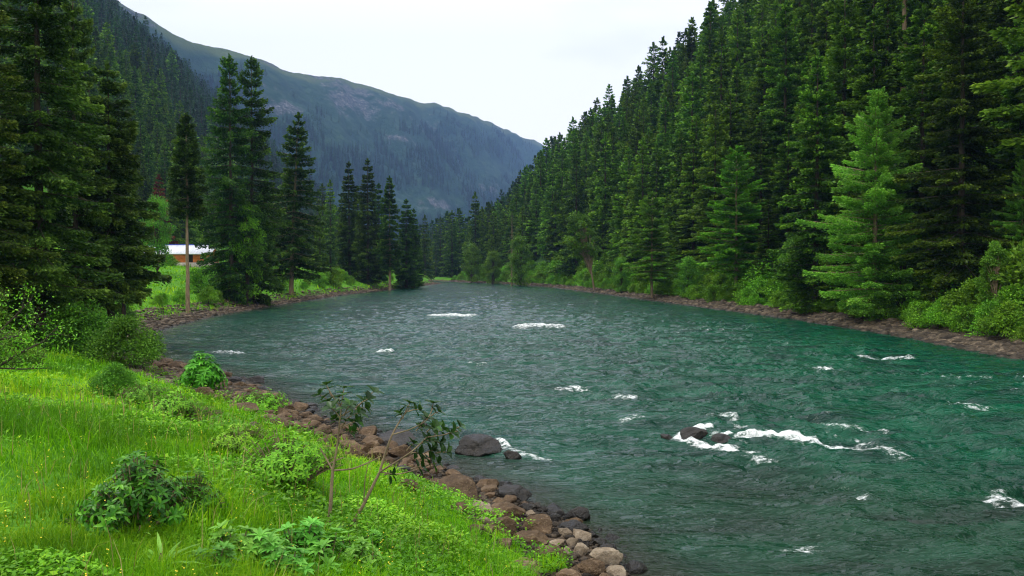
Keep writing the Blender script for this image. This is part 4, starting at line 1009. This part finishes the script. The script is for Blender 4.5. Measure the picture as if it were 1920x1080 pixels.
for n, r0, r1, L0, sd in ((95000, 2.2, 7, .045, 6), (95000, 7, 15, .06, 7), (50000, 15, 36, .10, 8), (40000, 36, 90, .2, 9)):
    x, y, z, dl, rng = field(n, r0, r1, -.86, .6, sd, dmin=.8)
    pat = pn(x * .5, y * .5, 65) + .5 * pn(x * 1.5, y * 1.5, 66); edge = np.clip(1.2 - dl / 6, 0, 1) * .55
    ok = pat + edge > -.05 + rng.random(len(x)) * .25; x, y, z, pat, edge = x[ok], y[ok], z[ok], pat[ok], edge[ok]; m = len(x)
    P = np.stack([x, y, z + rng.random(m) * (.05 + .22 * np.clip(pat + edge, 0, 1)) * (L0 / .05) ** .5], 1)
    a = rng.uniform(0, 6.28, m); D = np.stack([np.cos(a), np.sin(a), rng.normal(size=m) * .45], 1)
    kites(g, P, D, L0 * rng.uniform(.6, 1.5, m), L0 * .55 * rng.uniform(.7, 1.2, m), rng, np.clip(rng.normal(.45, .22, m) + pn(x * .4, y * .4, 67) * .4, 0, 1), up=np.array([[0, 0, 1.]]))
tag(ob('ground_cover', g.mesh('ground_cover', M['cover'])), 'low leafy weeds mixed into the meadow and along the shore stones', 'ground cover', kind='stuff')
g = Geo()
x, y, z, dl, rng = field(900, 3, 22, -.8, .1, 12, dmin=3); m = len(x)
for q in range(5):
    a = q * 1.2566 + rng.random(m); P = np.stack([x, y, z + rng.uniform(.12, .28, m) ], 1); D = np.stack([np.cos(a), np.sin(a), .35 + 0 * a], 1)
    kites(g, P, D, .014, .012, rng, rng.random(m), up=np.array([[0, 0, 1.]]))
tag(ob('wildflowers', g.mesh('wildflowers', M['flower'])), 'tiny yellow flowers dotted through the meadow grass', 'wildflowers', kind='stuff')

g = Geo(); x, y, z, dl, rng = field(1500, 2.5, 16, -.8, .3, 22, dmin=2.5); m = len(x)
blades(g, x, y, z, rng.uniform(.25, .5, m), np.full(m, .004) + y * .0004, rng, rng.random(m), lean=.35)
tag(ob('dry_stalks', g.mesh('dry_stalks', M['straw'])), 'thin dry stalks standing up through the meadow grass', 'stalks', kind='stuff')
# ------------------------------------------------------------------ foreground plants
def leafy_bush(seed, R, H, nst, nl, L, W, mat, up=.5):
    rng = np.random.default_rng(seed); g, t = Geo(), Geo()
    for q in range(nst):
        a = rng.uniform(0, 6.28); r = R * rng.random() ** .5 * (1 + .35 * math.sin(a * 3 + seed) * math.cos(a * 2)); tip = np.array([r * math.cos(a), r * math.sin(a), H * (1 - .6 * min(1.2, r / R) ** 2) * (rng.uniform(.55, 1.05) + .25 * math.sin(a * 2 + seed)) + .05])
        b = tip * np.array([.15, .15, 0]) - np.array([0, 0, .08]); m = b * .4 + tip * .6 + np.array([0, 0, H * .08]); tube(t, [b, m, tip], [.012, .008, .004], 5)
        ax = norm(tip - m)
        for w_ in range(5):
            k = nl if w_ == 0 else nl - 1; c = tip - (tip - m) * .42 * min(w_, 2) if w_ < 3 else m + (b - m) * (.28 * (w_ - 2)); th = rng.uniform(0, 6.28) + np.arange(k) * 6.283 / k + rng.normal(size=k) * .2
            e1 = norm(np.cross(ax, [.2, .9, .1])); e2 = np.cross(ax, e1)
            D = e1[None] * np.cos(th)[:, None] + e2[None] * np.sin(th)[:, None] + ax[None] * (up - .2 * min(w_, 3))
            leaves(g, np.repeat(c[None], k, 0), D, np.repeat(ax[None], k, 0) + np.array([0, 0, .6]), L * rng.uniform(.7, 1.15, k), W * rng.uniform(.8, 1.1, k), np.clip(rng.normal(.45 + .15 * (w_ == 0), .2, k), 0, 1), droop=.35)
    return g.mesh('foliage', M[mat], True), t.mesh('stem', M['twig'], True)
def place_plant(name, ms, px, py, label, cat, s=1, rz=0, group=None, lift=0):
    p = hit(px, py); t = thing(name, (p[0], p[1], p[2] + lift), label, cat, group, rz, s); ob('foliage', ms[0], t); ob('stem', ms[1], t); return t
DB = leafy_bush(601, .46, .50, 190, 5, .068, .028, 'darkleaf')
place_plant('leafy_bush', DB, 258, 990, 'dark broad leaved bush in the middle of the near meadow', 'bush', 1.0)
place_plant('leafy_bush', DB, 350, 965, 'smaller dark bush with bare twigs touching the right side of the dark meadow bush', 'bush', .62, 2)
MB_ = leafy_bush(602, .66, .45, 220, 5, .060, .026, 'bush')
place_plant('leafy_bush', MB_, 535, 905, 'wide green bush left of the saplings in the near meadow', 'bush', 1.15, 1)
place_plant('leafy_bush', MB_, 455, 855, 'green bush on the slope edge above the left shore', 'bush', .8, 3)
place_plant('leafy_bush', MB_, 600, 870, 'green bush behind the left sapling stem', 'bush', .5, 5)
BB = leafy_bush(603, .8, 1.25, 110, 7, .20, .085, 'brightleaf', up=.3)
place_plant('leafy_bush', BB, 380, 735, 'bright emerald bush standing against the river at the left shore', 'bush', 1.0, 1)
place_plant('leafy_bush', MB_, 490, 775, 'low green bush growing among the left shore rocks', 'bush', 1.3, 2)
place_plant('leafy_bush', MB_, 330, 790, 'green bush on the meadow crest below the bright emerald bush', 'bush', 1.0, 4)
place_plant('leafy_bush', MB_, 270, 760, 'green bush left of the meadow crest bushes', 'bush', .9, 5)
PP = leafy_bush(604, .16, .22, 16, 8, .075, .030, 'paleleaf', up=.7)
pl = [(445, 1062, 1.2, 'leftmost pale green leafy plant at the bottom of the meadow'), (500, 1075, 1.3, 'pale green leafy plant second from the left at the bottom edge'), (560, 1050, 1.3, 'tallest pale green leafy plant at the bottom centre left'), (610, 1080, 1.3, 'pale green leafy plant below the left sapling base'),
      (665, 1065, 1.1, 'pale green leafy plant below the right sapling base'), (540, 1100, 1.2, 'pale green leafy plant cut by the bottom edge'), (700, 1030, .8, 'small pale green leafy plant right of the sapling bases'), (395, 1090, 1.0, 'pale green leafy plant at the bottom left of the pale patch')]
for q, (px, py, s, lab) in enumerate(pl): place_plant('leafy_plant', PP, px, py, lab, 'plant', s, q * 1.3, 'pale leafy plants at the bottom edge')
# long strap leaved plants
def strap(seed, n, L):
    rng = np.random.default_rng(seed); g = Geo(); a = rng.uniform(0, 6.28, n)
    leaves(g, np.zeros((n, 3)) + rng.normal(size=(n, 3)) * [.02, .02, 0], np.stack([np.cos(a), np.sin(a), rng.uniform(.5, 1.6, n)], 1), np.stack([-np.cos(a) * .5, -np.sin(a) * .5, 1 + 0 * a], 1), L * rng.uniform(.6, 1.1, n), L * .11, np.clip(rng.normal(.6, .15, n), 0, 1), droop=.55)
    t = Geo(); tube(t, [(0, 0, -.05), (0, 0, .05), (.005, 0, .1)], [.012, .01, .006], 6); return g.mesh('foliage', M['paleleaf'], True), t.mesh('stem', M['twig'], True)
ST = strap(611, 22, .26)
for q, (px, py, s, lab) in enumerate([(300, 1070, 1.2, 'arching strap leaved plant at the bottom left of the meadow'), (262, 1010, .9, 'strap leaved plant standing upright just below the dark meadow bush'), (345, 1085, .9, 'strap leaved plant right of the arching one at the bottom edge')]):
    place_plant('strap_leaved_plant', ST, px, py, lab, 'plant', s, q)
# bare branches of the shrub reaching in from the left edge
g, t = Geo(), Geo(); rng = np.random.default_rng(3)
p0 = hit(-60, 720); Yb = p0[1]
def fromleft(pts): return [np.array([(px - 960) / FX * (Yb + dy), Yb + dy, EYE + ray(px, py)[2] / ray(px, py)[1] * (Yb + dy)]) - p0 for px, py, dy in pts]
for pts in ([(-60, 720, 0), (-10, 690, 0), (40, 692, .2), (95, 690, .3)], [(-10, 690, 0), (30, 665, .1), (80, 640, .4), (110, 610, .5)], [(-60, 720, 0), (-20, 640, -.2), (20, 600, -.2), (60, 560, -.1)], [(-20, 640, -.2), (30, 630, .2), (70, 590, .3)], [(-60, 720, 0), (-50, 620, .3), (-20, 560, .3)]):
    q = np.array(fromleft(pts)); tube(t, q, np.linspace(.03, .007, len(q)), 6)
    for k in range(1, len(q)):
        for _ in range(7):
            s_ = q[k - 1] + (q[k] - q[k - 1]) * rng.random(); e = s_ + norm(rng.normal(size=3) + [0.3, 0, .5]) * rng.uniform(.15, .5); tube(t, [s_, (s_ + e) / 2 + [0, 0, .03], e], [.006, .004, .002], 4)
            m = 16; P = e + rng.normal(size=(m, 3)) * .10; kites(g, P, rng.normal(size=(m, 3)), .06 * rng.uniform(.6, 1.3, m), .032, rng, rng.random(m), up=np.array([[0, 0, 1.]]))
sh = thing('overhanging_shrub', tuple(p0), 'thin shrub with dark bare branches reaching in from the left edge', 'shrub')
ob('foliage', g.mesh('foliage', M['bush']), sh); ob('branch', t.mesh('branch', M['bark'], True), sh)

# saplings, drawn as skeletons of real size in front of the river
def sapling(base_px, limbs, clusters, label, seed, n_leaf):
    rng = np.random.default_rng(seed); b = hit(*base_px); Yb = b[1]; g, t = Geo(), Geo(); mpp = Yb / FX
    def W3(px, py, dy): Yq = Yb + dy; d = ray(px, py); return np.array([d[0] / d[1] * Yq, Yq, EYE + d[2] / d[1] * Yq]) - b
    for pts, r0, r1 in limbs:
        q = np.array([W3(*p) for p in pts]); m = len(q); u = np.linspace(0, m - 1, m * 4); qq = np.stack([np.interp(u, np.arange(m), q[:, k]) for k in range(3)], 1)
        for _ in range(2): qq[1:-1] = (qq[:-2] + qq[1:-1] * 2 + qq[2:]) / 4
        tube(t, qq, np.linspace(r0, r1, len(qq)) * mpp * .62, 7)
    for (cx_, cy_, dy, fx_, fy_, k) in clusters:      # a shoot with a rosette of leaves at its tip
        dy = dy + rng.normal() * .12; c = W3(cx_, cy_, dy); f = W3(fx_, fy_, dy * .7); ax = norm(c - f); tube(t, [f, (f + c) / 2 + [0, 0, .01], c], [1.4 * mpp, 1.1 * mpp, .8 * mpp], 5)
        for w_ in range(2):
            kk_ = max(4, k - 1) if w_ == 0 else max(3, k - 4); cc = c - (c - f) * .3 * w_
            th = rng.uniform(0, 6.28) + np.arange(kk_) * 6.283 / kk_ + rng.normal(size=kk_) * .25
            e1 = norm(np.cross(ax, [.1, .8, .3])); e2 = np.cross(ax, e1)
            D = e1[None] * np.cos(th)[:, None] + e2[None] * np.sin(th)[:, None] * .9 + ax[None] * (.35 - .3 * w_) + np.array([0, 0, .25]); D[:, 2] *= .6
            leaves(g, np.repeat(cc[None], kk_, 0), D, np.repeat(ax[None], kk_, 0) + np.array([0, -.2, .9]), 21 * mpp * rng.uniform(.65, 1.15, kk_), 12 * mpp * rng.uniform(.8, 1.1, kk_), np.clip(rng.normal(.45, .25, kk_), 0, 1), droop=.12)
    s = thing('sapling', tuple(b), label, 'sapling'); ob('foliage', g.mesh('foliage', M['sapleaf'], True), s); ob('stem', t.mesh('stem', M['twig'], True), s)
    # grass-free foot
    return s
sapling((615, 990), [([(615, 995, 0), (620, 950, 0), (622, 910, .02), (624, 882, .03)], 6.5, 4.5), ([(624, 882, .03), (612, 860, .1), (600, 840, .15)], 3.2, 2),
                     ([(624, 882, .03), (632, 840, .0), (636, 800, -.05), (640, 765, -.05)], 3.6, 2.2), ([(624, 882, .03), (660, 880, .1), (690, 868, .15), (715, 855, .2)], 3, 1.6), ([(640, 780, 0), (665, 765, 0), (690, 745, .05)], 2, 1.3), ([(640, 765, 0), (622, 740, 0), (612, 722, .05)], 2, 1.3)],
        [(612, 722, .05, 622, 745, 7), (600, 740, .1, 625, 760, 6), (635, 745, 0, 640, 770, 8), (622, 765, -.1, 638, 785, 7), (655, 760, .1, 645, 780, 8), (668, 790, -.1, 645, 800, 7), (648, 790, -.15, 640, 805, 7), (630, 785, .15, 640, 800, 7),
         (700, 735, .05, 672, 762, 7), (685, 765, .1, 665, 768, 6), (690, 748, 0, 668, 764, 5), (660, 808, .1, 642, 812, 7), (618, 752, 0, 634, 770, 6), (672, 775, .1, 650, 785, 7), (645, 728, .1, 640, 760, 6)], 'left sapling with a pale forked stem and a dense ball of dark leaves', 1, 7)
sapling((652, 990), [([(652, 995, 0), (680, 950, 0), (702, 905, 0), (712, 885, 0)], 6, 4), ([(712, 885, 0), (722, 850, .05), (735, 815, .05), (752, 785, .1), (768, 765, .1)], 4, 1.8), ([(712, 885, 0), (740, 868, -.1), (775, 845, -.15), (800, 820, -.15)], 3, 1.8),
                     ([(712, 885, 0), (745, 890, .1), (785, 880, .15)], 2.2, 1.5), ([(682, 945, 0), (684, 900, -.1), (690, 870, -.1)], 2, 1), ([(735, 815, .05), (770, 805, 0), (800, 790, -.05), (812, 765, 0)], 2.2, 1.3), ([(800, 820, -.15), (835, 815, -.1), (858, 808, -.1)], 1.8, 1.1)],
        [(768, 757, .1, 758, 778, 7), (785, 768, .1, 765, 772, 6), (750, 775, .1, 756, 785, 4), (812, 757, 0, 808, 775, 7), (822, 772, 0, 808, 780, 5), (800, 785, -.1, 790, 795, 7), (790, 800, -.1, 780, 808, 7), (815, 800, -.1, 800, 810, 7), (830, 805, -.1, 815, 815, 6), (862, 800, -.1, 845, 812, 4),
         (850, 812, -.1, 835, 815, 4), (805, 825, -.15, 790, 832, 7), (825, 830, -.1, 805, 828, 7), (785, 850, -.1, 770, 850, 7), (805, 858, .05, 785, 862, 7), (790, 875, .15, 770, 880, 7), (812, 845, 0, 795, 850, 7), (775, 832, -.1, 762, 845, 6), (838, 848, 0, 815, 850, 6), (820, 868, .1, 795, 875, 6), (735, 890, .1, 720, 890, 4)],
        'right sapling leaning over the shore with open branches of dark leaves', 2, 7)

# ------------------------------------------------------------------ air
g = Geo(); box(g, -3300, 2800, -300, 5500, -3.2, 1600)
m, n, l, b, out = newmat('valley_haze'); n.remove(b)
pv = n.new('ShaderNodeVolumePrincipled'); pv.inputs['Color'].default_value = (.26, .44, .92, 1); pv.inputs['Density'].default_value = 1.6e-4
pv.inputs['Anisotropy'].default_value = .1; l.new(pv.outputs[0], out.inputs['Volume'])
tag(ob('haze', g.mesh('haze', m)), 'thin blue air haze filling the valley', kind='stuff')

# ------------------------------------------------------------------ tell repeats apart in their labels
ORD = ['first', 'second', 'third', 'fourth', 'fifth', 'sixth', 'seventh', 'eighth', 'ninth', 'tenth', 'eleventh', 'twelfth', 'thirteenth', 'fourteenth', 'fifteenth', 'sixteenth',
       'seventeenth', 'eighteenth', 'nineteenth', 'twentieth'] + ['twenty-' + w for w in ('first', 'second', 'third', 'fourth', 'fifth', 'sixth', 'seventh', 'eighth', 'ninth')] + ['thirtieth'] + ['thirty-' + w for w in ('first', 'second', 'third', 'fourth', 'fifth', 'sixth', 'seventh', 'eighth', 'ninth')] + ['fortieth']
RMARK = [(-999, 'at the far river bend'), (900, 'beside the farthest leafy trees'), (1000, 'left of the leaning leafy tree'), (1090, 'at the leaning leafy tree'), (1170, 'left of the two open pines'), (1240, 'between the two open pines'), (1340, 'around the bare stemmed pine'),
         (1440, 'around the small cone spruce'), (1520, 'left of the bright pine'), (1610, 'around the bright pine'), (1700, 'left of the wide dark spruce'), (1780, 'around the wide dark spruce'), (1860, 'at the right photo edge')]
LMARK = [(-999, 'at the left photo edge'), (100, 'around the tallest left spruce'), (230, 'left of the hut'), (300, 'by the hut'), (390, 'around the twin topped spruces'), (500, 'around the lone leaning spruce'), (610, 'around the left bend clump'), (740, 'right of the left bend clump')]
KIND = {'low shrubs of the right bank': ('low waterside shrubs', RMARK), 'middle shrubs of the right bank': ('middle row shrubs', RMARK), 'tall shrubs under the right bank trees': ('tall back row shrubs', RMARK),
        'low shrubs of the left bank': ('low left bank shrubs', LMARK), 'shrubs under the left bank spruces': ('larger left bank shrubs', LMARK), 'shrubs under the big left spruces': ('thicket shrubs', LMARK),
        'spruces of the near right slope': ('near row dark spruces', RMARK), 'spruces of the middle right slope': ('middle row spruces', RMARK), 'spruces beyond the river bend': ('distant small spruces', RMARK), 'spruces on the left valley slope': ('hazy slope spruces', LMARK)}
bins = {}
for o in bpy.data.objects:
    if o.parent is None and o.get('group') in KIND:
        nm, marks = KIND[o['group']]; px, _ = proj(*o.location); mk = [m_ for p_, m_ in marks if px >= p_ or p_ == -999][-1]; bins.setdefault((nm, mk), []).append((float(px), o))
for (nm, mk), L_ in bins.items():
    L_.sort(key=lambda t: t[0])
    for k, (_, o) in enumerate(L_):
        if len(L_) == 1: o['label'] = 'only one of the ' + nm + ' ' + mk
        elif k < len(ORD): o['label'] = ('leftmost' if k == 0 else 'rightmost' if k == len(L_) - 1 else ORD[k] + ' from left') + ' of the ' + nm + ' ' + mk
named = [o for o in bpy.data.objects if o.parent is None and o.get('category') == 'rock']; bins = {}
for o in bpy.data.objects:
    if o.parent is None and o.get('category') == 'stone':
        dd = [(o.location - b_.location).length for b_ in named]; k = int(np.argmin(dd)); bins.setdefault((k, o['group']), []).append((dd[k], o))
for (k, grp), L_ in bins.items():
    L_.sort(key=lambda t: t[0])
    for q, (_, o) in enumerate(L_):
        if q >= len(ORD): bpy.data.objects.remove(o); continue
        lab = ('' if q == 0 else ORD[q] + ' ') + 'closest small ' + ('wet' if 'wet' in grp else 'dry') + ' stone to the ' + named[k]['label']
        w = lab.split()
        if len(w) > 16: w = [v for i_, v in enumerate(w) if v not in ('the', 'a') or i_ < 6]
        o['label'] = ' '.join(w[:16])
